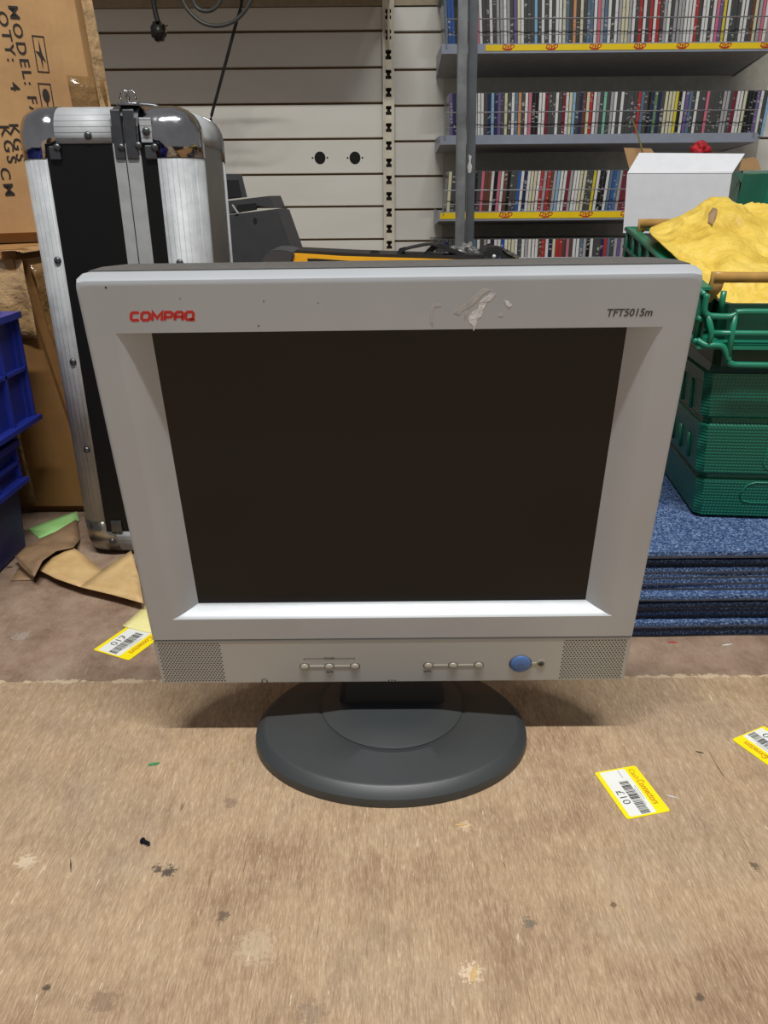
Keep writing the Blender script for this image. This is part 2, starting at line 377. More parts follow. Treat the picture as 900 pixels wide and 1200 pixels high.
# slotted upright between the two slat bays
up = empty('slotted_upright', 'cream slotted steel shelving upright between the two slatted wall panels', 'upright', (0, YW-.004, 0))
zt, zb = 1.25, 0.0
slots = [at(455, y, YW).z for y in (65, 88, 109, 130, 150, 171, 191, 211, 230, 249, 268)]
dz = slots[0]-slots[1]; slots = [slots[0]+dz*k for k in (3, 2, 1)]+slots
while slots[-1] > .1: slots.append(slots[-1]-(slots[-2]-slots[-1]))
b = B(); w0, w1 = xup0, xup1; wc = (w0+w1)/2
for (a, c) in ((w0, wc-.009), (wc+.009, w1)): box(b, (a, -.012, zb), (c, .004, zt))
box(b, (w0, -.02, zb), (w0+.003, .003, zt)); box(b, (w1-.003, -.02, zb), (w1, .003, zt))
ed = [zt]+[v for z in slots for v in (z+.013, z-.013)]+[zb]
for i in range(0, len(ed), 2): box(b, (wc-.0092, -.012, ed[i+1]), (wc+.0092, .003, ed[i]))
for z in slots: box(b, (wc-.009, -.0115, z-.003), (wc-.005, .003, z+.003)); box(b, (wc+.005, -.0115, z-.003), (wc+.009, .003, z+.003))
obj('channel', b, M['cream'], up)
b = B(); box(b, (w0+.004, .002, zb), (w1-.004, .004, zt)); obj('slot_shade_strip', b, M['black'], up)  # black strip added behind the slots, painting the shade inside them

# shelf above the left bay: only its bracket dips into view, its shade falls on the slats
sh = empty('wall_shelf', 'cream wall shelf over the slatted panel with a curved bracket at the upright', 'shelf', (0, YW, 1.03))
b = B(); box(b, (-1.75, -.42, 0), (xup0+.01, -.012, .02)); box(b, (-1.75, -.42, -.03), (xup0+.01, -.415, .02)); obj('board', b, M['wallup'], sh)
b = B()
pz = lambda px, py, Y: at(px, py, Y).z-1.03
brk = [(-.028, at(456, 57, YW-.03).z-1.03-.0), (-.028, -.0), (-.40, -.0), (-.40, -.02), (-.2, -.045), (-.10, -.075), (-.05, at(456, 45, YW-.03).z-1.03)]
prism(b, [(wc-.002, y, z) for y, z in brk], (.006, 0, 0)); obj('bracket', b, M['cream'], sh)

# ================================================================= DISPLAY SHELVES WITH CD CASES
YB, YF = YW-.004, 2.50
XL = at(519, 56, YF).x; XR = at(903, 56, YF).x
bp = B(); box(bp, (at(521, 100, YB).x, YB-.012, 0), (at(893, 130, YB).x, YB-.0045+.0, 1.25)); o = obj('shelving_back_panel', bp, M['backp']); tag(recenter(o), 'plain grey metal back panel behind the shelves of CD cases', 'panel')
shelfdef = [  # name ordinal, y lip top, y lip bottom, y underside back, strip, wire y's, label
    ('top', -46, -34, 6, None), ('first', 50.5, 62, 90, True), ('second', 157.5, 168.5, 178, False), ('third', 247, 258, 262, True), ('fourth', 325, 336, 338, False)]
nm = {'top': 'uppermost grey shelf with only its underside showing, above all the CD cases', 'first': 'grey shelf with yellow label strip, holding the highest row of CD cases',
      'second': 'plain grey-blue shelf without a label strip, between the two yellow-striped shelves', 'third': 'lower grey shelf with yellow label strip, left of the white box',
      'fourth': 'bottom grey shelf of CD cases, partly hidden behind the monitor'}
SH = {}
for key, y0, y1, y2, strip in shelfdef:
    px = 640
    z0 = at(px, y0, YF).z; z1 = at(px, y1, YF).z; z2 = at(px, y2, YB-.012).z
    XA = XL if key != 'fourth' else at(505, 300, YF).x; cx = (XA+XR)/2; hw = (XR-XA)/2
    root = empty('metal_shelf', nm[key], 'shelf', (cx, YF, z1), group='shelves of the CD display')
    bm = B()   # tray: lip, top, sloping underside
    z0, z2 = z0-z1, min(z2-z1, -.004); YD = YB-.0125-YF
    prism(bm, [(-hw, .0, 0), (-hw, .0, z0), (-hw, .003, z0), (-hw, .003, z0-.012), (-hw, YD, z0-.012), (-hw, YD, z2), ], (2*hw, 0, 0))
    obj('tray', bm, M['shelf'] if key != 'top' else M['under'], root)
    bm = B(); prism(bm, [(-hw+.004, .004, -.0008), (-hw+.004, YD-.002, z2-.0008), (-hw+.004, YD-.002, z2-.0002), (-hw+.004, .004, -.0002)], (2*hw-.008, 0, 0)); obj('underside_panel', bm, M['under'], root)
    for s in (-1, 1):
        bm = B()
        prism(bm, [(s*hw, .0, 0.0), (s*hw, .0, z0), (s*hw, YD, z0+.004), (s*hw, YD, z2-.004)], (s*.003, 0, 0))
        obj('end_bracket', bm, M['shelf'], root)
    if key != 'top':
        bm = B(); hb = .125*.47; 
        for h in (z0+hb, z0+.02):
            tube(bm, [(-hw+.01, -.004, h), (hw-.01, -.004, h)], .0019 if h > z0+.03 else .0009, 6)
        for s in (-1, 1): tube(bm, [(s*(hw-.01), -.004, z0-.01), (s*(hw-.01), -.004, z0+hb)], .0016, 6)
        n_ = 8
        for i in range(1, n_): pass
        obj('wire_guard', bm, M['wire'], root)
    if strip:
        x0 = at(569, 56, YF).x-cx if key == 'first' else -hw+.001
        bm = B(); box(bm, (x0, -.0016, .006), (hw-.002, 0, z0-.003)); st = obj('label_strip', bm, M['labelstrip'], root); st['label'] = 'yellow label strip printed with red disc logos'
        hh = z0-.009
        for lx in ((595, 646, 697, 749, 799, 849, 897) if key == 'first' else (592, 639, 686, 734)):
            X = at(lx, y0+5, YF).x-cx
            t = text_mesh('logo', 'DVD', hh*.95, M['red'], st, frame((X, -.0020, .006+hh*.34), (1, 0, 0), (0, 0, 1)), .0002, .3, .0004, 'CENTER', 1.15)
            bm = B(); disc(bm, (X, -.0016, .006+hh*.2), .0125, -.0006, 16, 'Y', .0022); obj('logo_underline', bm, M['red'], st)
    SH[key] = (z1+z0-.012, root)

COL = {'w': ((226, 226, 222), 'white'), 'l': ((172, 170, 172), 'light grey'), 'g': ((74, 76, 74), 'dark grey'), 'k': ((18, 18, 20), 'black'), 'r': ((190, 48, 48), 'red'), 'p': ((214, 112, 132), 'pink'),
       'b': ((140, 184, 214), 'pale blue'), 'B': ((40, 92, 168), 'bright blue'), 'n': ((38, 42, 82), 'navy'), 'o': ((216, 150, 96), 'orange'), 'y': ((222, 206, 44), 'yellow'), 'c': ((216, 212, 178), 'cream'),
       'G': ((98, 140, 86), 'green'), 't': ((130, 196, 170), 'mint green'), 'm': ((130, 26, 44), 'maroon'), 'v': ((112, 92, 150), 'violet'), 'd': ((112, 66, 44), 'brown'), 's': ((92, 118, 142), 'steel blue')}
cdm = {}
ORD = 'first second third fourth fifth sixth seventh eighth ninth tenth eleventh twelfth thirteenth fourteenth fifteenth sixteenth seventeenth eighteenth nineteenth twentieth'.split() + ['twenty-'+s for s in 'first second third fourth fifth sixth seventh eighth ninth'.split()] + ['thirtieth']
mcase = pm('jewel_case_edge', (96, 98, 98), .25, 0, .1, 50)
def cd_mesh(k):
    if k in cdm: return cdm[k]
    col, nmn = COL[k]; spot = (60, 60, 66) if sum(col) > 380 else (205, 205, 200)
    m = speckle_mat('spine_'+nmn.replace(' ', '_'), col, spot)
    bm = B(); w = .0102
    box(bm, (-w/2, 0, 0), (w/2, .142, .125), bev=.0008, seg=1)
    box(bm, (-w/2+.0011, -.0004, .002), (w/2-.0011, .0008, .123), mi=1)
    me = bpy.data.meshes.new('cd_case'); bmesh.ops.recalc_face_normals(bm, faces=bm.faces); bm.to_mesh(me); bm.free(); me.materials.append(mcase); me.materials.append(m)
    cdm[k] = me; return me
rows = {
 'first': ('518 nGB'+'', 523, 531, 'sBB', 'p w g g w g l l w l g v c w g g g b g w g w g w w c s g o g c g s s w p l s w g w l c c l w g r w g r w r g l w g l l l w w w r g w w g w p v y w g g g w w g d c l p w'.split(), 559.5, 897, 30, -.075, .0),
 'second': ('', 529, 533, 'vn', 'w w w g n b n v g c g w s o g w p k k w w m g g w g m w c b g n d c r w l g t g l w g w g g g g r s g k n G n g c c c y k w v s g w g g p g g g g l l g m w w c k k k v w g b'.split(), 557.5, 898, 134, -.03, .04),
 'third': ('', 526.5, 531, 'cg', 'k g p d d w k p w d k g g B w n w c c w r l r d l b w w m l w w c c g g y w k k w s B s l m m'.split(), 557, 733, 226, .05, .09),
 'fourth': ('', 509, 533, 'gggngg', 's w g l w n w w B w c c w g w l w w w d r w n c r r g p g w w s l k w g g n r s g l v l d G m'.split(), 556.5, 741, 293, .0, .0)}
shn = {'first': 'highest CD shelf', 'second': 'second highest CD shelf', 'third': 'third highest CD shelf', 'fourth': 'bottom CD shelf'}
for key, (_, la, lb, lcol, seq, xa, xb, ymid, lean0, lean1) in rows.items():
    zbase = SH[key][0]; yc = YF+.03 
    cnt = {}; items = []
    for i, k in enumerate(lcol): items.append((la+(lb-la)*i/max(1, len(lcol)-1), k, True))
    for i, k in enumerate(seq): items.append((xa+(xb-xa)*i/(len(seq)-1), k, False))
    xw = [at(px, ymid, yc).x for px, k, l in items]
    for i, (px, k, left) in enumerate(items):
        o = bpy.data.objects.new('cd_case', cd_mesh(k)); C.objects.link(o)
        t = max(0, min(1, (px-555)/345)); ln = lean0+(lean1-lean0)*t
        # a fraction of cases stand a little straighter; keep neighbours parallel
        dy = rnd.uniform(0, .006)
        x = xw[i]-math.sin(ln)*.0625
        o.rotation_euler = (0, ln, 0)
        o.location = (x, yc+dy, zbase+.0004+abs(math.sin(ln))*.0052)
        gapw = min([abs(xw[i]-xw[j]) for j in (i-1, i+1) if 0 <= j < len(xw)])
        o.scale = (min(1.12, .97*gapw*math.cos(ln)/.0102), 1, 1)
        cnt[k] = cnt.get(k, 0)+1
        tot = [q for q in items if q[1] == k]
        pre = ('%s %s spined CD case from the left' % (ORD[cnt[k]-1], COL[k][1])) if len(tot) > 1 else ('only %s spined CD case' % COL[k][1])
        tag(o, '%s on the %s' % (pre, shn[key]), 'CD case', 'CD cases on the %s' % shn[key])

# two loose steel posts standing in front of the shelves
for (pa, pb, Y, col, lab) in ((535.5, 546.3, 2.10, 'post', 'square grey steel post without a sticker, left one in front of the CD shelves'), (548.0, 557.8, 2.16, 'postdark', 'square grey steel post with a torn white sticker, in front of the CD shelves')):
    y = 150
    A = at(pa, y, Y); Bq = at(pb, y, Y); w = Bq.x-A.x
    root = empty('steel_post', lab, 'post', ((A.x+Bq.x)/2, Y, 0), group='steel posts in front of the shelves')
    L = 1.45; s = -.016
    bm = B(); hexa(bm, [(x+s*(z-.6)*1.0, yy, z) for z in (0, L) for x, yy in ((-w/2, 0), (w/2, 0), (w/2, .025), (-w/2, .025))]); bmesh.ops.bevel(bm, geom=bm.edges[:], offset=.0018, segments=2, affect='EDGES'); obj('tube', bm, M[col], root)
    if col == 'postdark':
        p = at(550.5, 192, Y); bm = B(); q = [(-.004, .022), (.004, .018), (.002, .004), (.006, -.006), (.004, -.02), (-.003, -.022), (-.006, -.006), (-.002, .006)]
        prism(bm, [(p.x-root.location.x+a, -.0008, p.z+c) for a, c in q], (0, .0012, 0)); obj('torn_sticker', bm, M['white'], root)

# ================================================================= MONITOR
mo = Vector((.00573, .53518, .05957)); nrm = Vector((-.00733, -.98886, -.14869)); ax = Vector((.99995, -.00816, .00498)); upv = Vector((-.00614, -.14865, .98887))
MM = Matrix(((ax.x, -nrm.x, upv.x, mo.x), (ax.y, -nrm.y, upv.y, mo.y), (ax.z, -nrm.z, upv.z, mo.z), (0, 0, 0, 1)))   # local: x right, y away, z up along face
mon = empty('computer_monitor', 'silver flat panel computer monitor with dark screen on a round charcoal stand', 'monitor', (mo.x, .563, 0))
MI = Matrix.Translation((-mo.x, -.563, 0)) @ MM
def mobj(name, bm, mat, parent=mon, smooth=False):
    bmesh.ops.transform(bm, matrix=MI, verts=bm.verts[:]); return obj(name, bm, mat, parent, smooth)
W2 = .1925
# bezel: silver frame with scooped sides round the screen
def rrect(x0, x1, z0, z1, r, y, n=5):
    pts = []
    for cx, cz, a0 in ((x0+r, z0+r, math.pi), (x1-r, z0+r, 1.5*math.pi), (x1-r, z1-r, 0), (x0+r, z1-r, .5*math.pi)):
        for k in range(n+1):
            a = a0+k/n*math.pi/2; pts.append((cx+r*math.cos(a), y, cz+r*math.sin(a)))
    return pts
b = B()
zs0, zs1 = .0475, .3335
HX, HZ0, HZ1 = .1725, .0688, .2995; SX, SZ0, SZ1, SD = .1537, .0752, .2990, .0125
def ring(bm, loops):
    vs = [[bm.verts.new(p) for p in L] for L in loops]
    for A, Q in zip(vs, vs[1:]):
        n = len(A)
        for k in range(n): bm.faces.new((A[k], A[(k+1) % n], Q[(k+1) % n], Q[k]))
    return vs
N = 64
def rect_loop(x0, x1, z0, z1, yf, rad=0):
    """N per side loop; yf(x,z)->y"""
    P = []
    for i in range(N): P.append((x0+(x1-x0)*i/N, z0))
    for i in range(N): P.append((x1, z0+(z1-z0)*i/N))
    for i in range(N): P.append((x1-(x1-x0)*i/N, z1))
    for i in range(N): P.append((x0, z1-(z1-z0)*i/N))
    Q = []
    for x, z in P:
        if rad:
            ax_ = max(x0+rad-x, x-x1+rad); az_ = max(z0+rad-z, z-z1+rad) if z > (z0+z1)/2 else 0
            if ax_ > 0 and az_ > 0:
                l = max(ax_, az_)/math.hypot(ax_, az_); sx_ = 1 if x > 0 else -1
                x = x-sx_*ax_*(1-l); z = z-az_*(1-l)
        Q.append((x, z))
    return [(x, yf(x, z), z) for x, z in Q]
loops = [rect_loop(-W2+.0005, W2-.0005, zs0, zs1+.001, lambda x, z: .014, .0035), rect_loop(-W2, W2, zs0, zs1, lambda x, z: .004, .0035),
         rect_loop(-W2+.0010, W2-.0010, zs0+.0003, zs1-.0014, lambda x, z: .0008, .0032), rect_loop(-W2+.0025, W2-.0025, zs0+.0008, zs1-.0034, lambda x, z: 0, .003), rect_loop(-W2+.0034, W2-.0034, zs0+.0014, zs1-.0044, lambda x, z: 0, .003), rect_loop(-HX-.0012, HX+.0012, HZ0-.0008, HZ1+.0008, lambda x, z: 0), rect_loop(-HX, HX, HZ0, HZ1, lambda x, z: 0)]
# scoop: several steps from hole edge to screen edge
for k in range(1, 7):
    t = k/6
    x = HX+(SX-HX)*t; y = SD*(1-math.cos(t*math.pi/2))*.55+SD*.45*t
    z0_ = HZ0+(SZ0-HZ0)*t; z1_ = HZ1+(SZ1-HZ1)*t
    loops.append(rect_loop(-x, x, z0_, z1_, lambda xx, zz, y=y: y))
loops.append(rect_loop(-SX, SX, SZ0, SZ1, lambda x, z: SD+.004))
ring(b, loops)
bz = mobj('bezel', b, M['silver'], smooth=True)
m = bz.modifiers.new('e', 'EDGE_SPLIT'); m.split_angle = math.radians(38)
# lower control panel strip
b = B(); box(b, (-W2+.0004, .0008, 0), (W2-.0004, .016, .0463), bev=.0014, seg=3); lp = mobj('lower_panel', b, M['silver2'], smooth=False)
b = B(); box(b, (-W2+.002, .003, .0455), (W2-.002, .015, .0485)); mobj('seam', b, M['gap'])
for s, x0, x1 in ((-1, -.1885, -.139), (1, .1385, .1888)):
    b = B(); i = 0
    zz = .0035
    while zz < .0445:
        xx = x0+(.0013 if i % 2 else 0)
        while xx < x1:
            disc(b, (xx, .0009, zz), .00078, -.00025, 6, 'Y', .00062); xx += .0026
        zz += .0021; i += 1
    mobj('speaker_grille', b, M['hole'])
# screen
b = B(); box(b, (-SX, SD, SZ0-.001), (SX, SD+.004, SZ1+.001)); mobj('screen', b, M['screen'])
# rear housing: charcoal rim then tapering bulge
b = B()
def hl(x, z0, z1, y, c=.012):
    return [(-x, y, z0+c), (-x+c, y, z0), (x-c, y, z0), (x, y, z0+c), (x, y, z1-c), (x-c, y, z1), (-x+c, y, z1), (-x, y, z1-c)]
Ls = [hl(W2-.0015, .0015, .3350, .0145, .004), hl(W2-.004, .003, .3356, .022, .008), hl(W2-.012, .01, .3345, .034, .014), hl(W2-.03, .03, .315, .042, .02), hl(.13, .06, .29, .05, .02), hl(.12, .07, .28, .062, .02)]
vs = ring(b, Ls); b.faces.new(vs[0]); b.faces.new(vs[-1][::-1]); mobj('rear_housing', b, M['housing'])
# badge lettering as stroked squarish capitals
def ribbon(bm, pts, w, y0, y1):
    """polyline ribbon in x,z with constant stroke width"""
    P = [Vector((p[0], p[1])) for p in pts]; Lf, Rt = [], []
    closed = (P[0]-P[-1]).length < 1e-6
    if closed: P = P[:-1]
    n = len(P)
    for i in range(n):
        a = P[i-1] if (i > 0 or closed) else None; c = P[(i+1) % n] if (i < n-1 or closed) else None
        d1 = (P[i]-a).normalized() if a is not None else None; d2 = (c-P[i]).normalized() if c is not None else None
        if d1 is None: d1 = d2
        if d2 is None: d2 = d1
        t = (d1+d2); t = t.normalized() if t.length > 1e-4 else d1
        nn = Vector((-t.y, t.x)); k = w/2/max(.45, nn.dot(Vector((-d1.y, d1.x))))
        Lf.append(P[i]+nn*k); Rt.append(P[i]-nn*k)
    seg = range(n if closed else n-1)
    for i in seg:
        j = (i+1) % n; q = [Lf[i], Lf[j], Rt[j], Rt[i]]
        A = [bm.verts.new((p.x, y0, p.y)) for p in q]; Bq = [bm.verts.new((p.x, y1, p.y)) for p in q]
        bm.faces.new(A); bm.faces.new(Bq[::-1])
        for k in range(4): bm.faces.new((A[k], Bq[k], Bq[(k+1) % 4], A[(k+1) % 4]))
GL = {'C': [[(1, .88), (.85, 1), (.2, 1), (0, .8), (0, .2), (.2, 0), (.85, 0), (1, .12)]], 'O': [[(.2, 0), (.8, 0), (1, .2), (1, .8), (.8, 1), (.2, 1), (0, .8), (0, .2), (.2, 0)]],
      'M': [[(0, -.08), (0, 1), (.5, .25), (1, 1), (1, -.08)]], 'P': [[(0, -.08), (0, 1), (.8, 1), (1, .85), (1, .5), (.8, .35), (0, .35)]],
      'A': [[(0, -.08), (0, .75), (.25, 1), (.8, 1), (1, .8), (1, -.08)], [(0, .4), (1, .4)]], 'Q': [[(.2, 0), (.8, 0), (1, .2), (1, .8), (.8, 1), (.2, 1), (0, .8), (0, .2), (.2, 0)], [(.5, 0), (1.25, -.02)]]}
b = B(); h = .0048; x = -.1612; sp = [(.0047, 'C'), (.0050, 'O'), (.0058, 'M'), (.0045, 'P'), (.0048, 'A'), (.0047, 'Q')]
gap = (.0395-sum(w for w, _ in sp))/5.3
for w, ch in sp:
    for pl in GL[ch]:
        ribbon(b, [(x+px*w+.22*(pz_*h), .3078+pz_*h) for px, pz_ in pl], .0018, -.0001, .0004)
    x += w+gap
mobj('badge', b, M['red'])['label'] = 'red capital letter badge'
def mtext(name, s, x, z, size, mat, align='LEFT', shear=0, off=0, sx=1):
    return text_mesh(name, s, size, M[mat], mon, MI @ frame((x, -.0001, z), (1, 0, 0), (0, 0, 1)), .00006, shear, off, align, sx)
mtext('model_lettering', 'TFT5015m', .1355, .3066, .0066, 'dkprint', 'LEFT', .12, .00012, .98)
# buttons
for gi, grp in enumerate(((-.0718, -.0515, -.0305), (.0296, .0498, .0707))):
    b = B(); z = .0182
    for a, c in zip(grp, grp[1:]): box(b, (a, .0002, z-.0008), (c, .0012, z+.0008), bev=.0003, seg=1)
    mobj('button_link', b, M['btn'])
    for i, x in enumerate(grp):
        b = B(); disc(b, (x, .001, z), .0043, -.0010, 20, 'Y', .0036, .92); rg = mobj('button_ring', b, M['hole'])
        b = B(); dome(b, (x, .0, z), .0036, -.0016, 'Y', 18, 4); mobj('button', b, M['btn'], smooth=True)
b = B()
for a, c in (((-.0718, .0250), (-.0718, .0270)), ((-.0718, .0270), (-.0555, .0270)), ((-.0475, .0270), (-.0305, .0270)), ((-.0305, .0270), (-.0305, .0250))):
    tube(b, [(a[0], .0007, a[1]), (c[0], .0007, c[1])], .00016, 4)
mobj('volume_bracket', b, M['dkprint'])
for s, x, z in (('VOLUME', -.0515, .0263), ('MUTE', -.0515, .0112), ('AUTO', .0290, .0112)):
    text_mesh('button_caption', s, .0022, M['dkprint'], mon, MI @ frame((x, .0006, z), (1, 0, 0), (0, 0, 1)), .0001, 0, .00004, 'CENTER', 1)
b = B(); disc(b, (.1048, .001, .0196), .0094, -.0012, 28, 'Y', .0082, .97); mobj('power_button_ring', b, M['hole'])
b = B(); dome(b, (.1048, .0, .0196), .0087, -.0022, 'Y', 28, 5); pb = mobj('power_button', b, M['blue'], smooth=True); pb['label'] = 'blue oval power button'
b = B(); zc = .0196
tube(b, [(.1048+.0022*math.sin(a), -.0021, zc+.0022*math.cos(a)) for a in [math.radians(40+28*k) for k in range(11)]], .0002, 4); tube(b, [(.1048, -.0022, zc), (.1048, -.0022, zc+.0026)], .0002, 4)
mobj('power_symbol', b, M['dkprint'])
b = B(); box(b, (.1120, .0002, .0184), (.1215, .0012, .0206), bev=.0004, seg=1); mobj('button_link', b, M['btn'])
b = B(); disc(b, (.1215, .001, .0195), .0038, -.0008, 18, 'Y'); mobj('indicator_ring', b, M['btn'])
b = B(); dome(b, (.1215, .0002, .0195), .0024, -.0010, 'Y', 14, 3); mobj('indicator_light', b, M['gap'])
b = B()
for i in (-1, 0, 1): disc(b, (-.0003+i*.0026+.0, .0009, .0022), .0007, -.0003, 8, 'Y')
mobj('microphone_hole', b, M['hole'])
b = B(); tube(b, [(-.1062+.0024*math.cos(a), .0007, .0028+.0024*math.sin(a)) for a in [math.radians(-30+30*k) for k in range(9)]], .00025, 4)
for s in (-1, 1): box(b, (-.1062+s*.0021-.0005, .0005, .001), (-.1062+s*.0021+.0005, .0009, .003))
mobj('headphone_symbol', b, M['dkprint'])
# dried smear at the top
def px2m(px, py):
    d = ray(px, py); t = (mo-CAM).dot(nrm)/d.dot(nrm); P = CAM+d*t-mo; return P.dot(ax), P.dot(upv)
def smear(pts, mat):
    q = [px2m(450+x/2.25, 300+y/2.25) for x, y in pts]; b = B(); prism(b, [(x, -.00015, z) for x, z in q], (0, .0002, 0)); return mobj('dried_smear', b, M[mat])
smear([(222, 165), (232, 148), (248, 140), (252, 122), (268, 108), (284, 98), (296, 100), (286, 112), (272, 122), (262, 140), (258, 158), (246, 166), (242, 186), (236, 198), (233, 182), (226, 176)], 'smear')
smear([(316, 118), (326, 118), (338, 130), (330, 137), (322, 130)], 'smear')
smear([(184, 150), (200, 134), (214, 128), (240, 104), (262, 86), (280, 90), (262, 100), (244, 120), (222, 138), (206, 144), (198, 156)], 'smear2')
smear([(122, 138), (134, 126), (150, 126), (152, 132), (134, 134), (128, 158), (130, 186), (122, 176)], 'smear2')
smear([(212, 148), (222, 142), (220, 156), (213, 168)], 'smear2'); smear([(300, 158), (312, 150), (314, 160)], 'smear2')
b = B()
for px, py, r in ((309, 353, .0007), (303, 382, .0009), (211, 350, .0006), (373, 355, .0006), (817, 372, .0005), (124, 337, .0012)):
    x, z = px2m(px, py); disc(b, (x, .0001, z), r*.6, -.00018, 7, 'Y')
mobj('dirt_speck', b, M['gap'])
# stand
cx, cy = .0045-mo.x, .542-.563
def eloop(a, bf, br, z, n=72, oy=0):
    return [(cx+a*math.cos(2*math.pi*k/n), cy+oy+(br if math.sin(2*math.pi*k/n) > 0 else bf)*math.sin(2*math.pi*k/n), z) for k in range(n)]
b = B()
L = [eloop(.1160, .0850, .098, 0), eloop(.1168, .0857, .099, .002), eloop(.1162, .0851, .0985, .0078), eloop(.1152, .0841, .0975, .0090), eloop(.1098, .0785, .0920, .0146), eloop(.1086, .0772, .0908, .0152), eloop(.1070, .0755, .0890, .0155), eloop(.09, .066, .08, .0172, oy=.004)]
L.append([(0+.0665*math.cos(2*math.pi*k/72), .0665*math.sin(2*math.pi*k/72), .0200) for k in range(72)])
L.append([(0+.0645*math.cos(2*math.pi*k/72), .0645*math.sin(2*math.pi*k/72), .0192) for k in range(72)])
vs = ring(b, L); b.faces.new(vs[0][::-1]); b.faces.new(vs[-1])
sb = obj('stand_base', b, M['base'], mon, True); m = sb.modifiers.new('e', 'EDGE_SPLIT'); m.split_angle = math.radians(30)
b = B(); R = lambda r, z: [(r*math.cos(2*math.pi*k/56), r*math.sin(2*math.pi*k/56), z) for k in range(56)]
vs = ring(b, [R(.0622, .0192), R(.0622, .0202), R(.060, .0208), R(.058, .0212), R(.048, .0235), R(.036, .0245)]); b.faces.new(vs[0][::-1]); b.faces.new(vs[-1]); sd = obj('swivel_disc', b, M['base'], mon, True)
m = sd.modifiers.new('e', 'EDGE_SPLIT'); m.split_angle = math.radians(30)
b = B()
sec = [(.024, -.008, .018, .046), (.045, -.004, .024, .043), (.075, .012, .034, .040), (.12, .03, .052, .038), (.16, .032, .058, .036)]
Ls = []
for z, y0, y1, w in sec: Ls.append([(-w, y0+.004, z), (-w+.004, y0, z), (w-.004, y0, z), (w, y0+.004, z), (w, y1, z), (-w, y1, z)])
vs = ring(b, Ls); b.faces.new(vs[0][::-1]); b.faces.new(vs[-1]); obj('neck', b, M['basedark'], mon)
b = B(); tube(b, [(-.05, .008, .095), (.05, .008, .095)], .018, 18); obj('hinge', b, M['basedark'], mon)
b = B()   # scuffs on the stand
for px, py, r in ((371, 880, .0009), (381, 881, .0007), (534, 842, .0007), (571, 854, .0005), (537, 874, .0005)):
    p = fl(px, py, .016); disc(b, (p.x-mo.x, p.y-.563, .0130), r, .0035, 6)
obj('dust_speck', b, M['white'], mon)

# ================================================================= ALUMINIUM FLIGHT CASE
CW, CD, CH = .193, .182, .523
case = empty('flight_case', 'tall black flight case with aluminium edges and chrome corners, standing behind the monitor', 'case', (-.390, .905, 0))
# rounded shell cut along the frame lines, then each zone becomes its own part
shell = B(); box(shell, (0, 0, 0), (CW, CD, CH), bev=.027, seg=6)
cuts = [((.033, 0, 0), (1, 0, 0)), ((.045, 0, 0), (1, 0, 0)), ((.105, 0, 0), (1, 0, 0)), ((.1185, 0, 0), (1, 0, 0)), ((.134, 0, 0), (1, 0, 0)), ((.151, 0, 0), (1, 0, 0)),
        ((0, .036, 0), (0, 1, 0)), ((0, CD-.036, 0), (0, 1, 0)), ((0, 0, .036), (0, 0, 1)), ((0, 0, .05), (0, 0, 1)), ((0, 0, CH-.036), (0, 0, 1)), ((0, 0, CH-.050), (0, 0, 1))]
for co, no in cuts:
    bmesh.ops.bisect_plane(shell, geom=shell.verts[:]+shell.edges[:]+shell.faces[:], plane_co=co, plane_no=no)
zones = {}
for f in shell.faces:
    c = f.calc_center_median(); x, y, z = c
    ex = x < .033 or x > .151; ey = y < .036 or y > CD-.036; ez = z < .036 or z > CH-.036
    cz = z < .05 or z > CH-.05; cx_ = x < .045 or x > .134
    n = ex+ey+ez
    mid = .105 < x < .134
    if (cz and cx_ and ey and (ex or ez)):
        key = 'corner_%d%d%d' % (x > .09, y > .09, z > .26)
    elif ez and mid: key = 'clamp_%d%d' % (z > .26, y > .09) if ey else 'strip_top'
    elif mid and (ey): key = 'mid_%d%d' % (x > .1185, y > .09)
    elif ez and ey: key = 'cross_%d%d' % (y > .09, z > .26)
    elif ex and ey: key = 'upright_%d%d' % (x > .09, y > .09)
    elif ez and ex: key = 'side_%d%d' % (x > .09, z > .26)
    elif ex: key = 'sidepanel_%d' % (x > .09)
    elif ez: key = 'endpanel_%d' % (z > .26)
    else: key = 'panel_%d%d' % (x > .1185, y > .09)
    zones.setdefault(key, []).append(f)
kinds = {'corner': ('corner_cap', 'chrome', .0016), 'clamp': ('clamp_plate', 'steel', .0012), 'strip': ('edge_strip', 'alu', .001), 'mid': ('centre_strip', 'alu', .001), 'cross': ('cross_edging', 'ribh', .001),
         'upright': ('upright_edging', 'ribv', .001), 'side': ('side_edging', 'ribs', .001), 'sidepanel': ('side_panel', 'sidepanel', 0), 'endpanel': ('end_panel', 'panel', 0), 'panel': ('front_panel', 'panel', 0)}
for key, faces in zones.items():
    kd = key.split('_')[0]; nm_, mt, off = kinds[kd]
    bm = B(); mp = {}
    for f in faces:
        vs = []
        for v in f.verts:
            if v.index not in mp or v not in mp: 
                if v not in mp: mp[v] = bm.verts.new(v.co)
            vs.append(mp[v])
        bm.faces.new(vs)
    bm.normal_update()
    if off:
        bmesh.ops.recalc_face_normals(bm, faces=bm.faces); bm.normal_update()
        cen = Vector((CW/2, CD/2, CH/2))
        for v in bm.verts:
            d = v.normal if v.normal.dot(v.co-cen) > 0 else -v.normal
            v.co += d*off
    o = obj(nm_, bm, M['oldchrome'] if (kd == 'corner' and key.endswith('0')) else M[mt], case, kd in ('corner', 'upright', 'cross', 'side'))
    for p in o.data.polygons: pass
    if off: solid(o, off+.001, -1)
    if kd == 'corner': o['label'] = 'shiny chrome ball corner' if key.endswith('1') else 'scuffed grimy chrome corner'
shell.free()
b = B(); box(b, (.1172, -.0012, .03), (.1182, .003, CH-.01)); obj('lid_seam', b, M['black'], case)
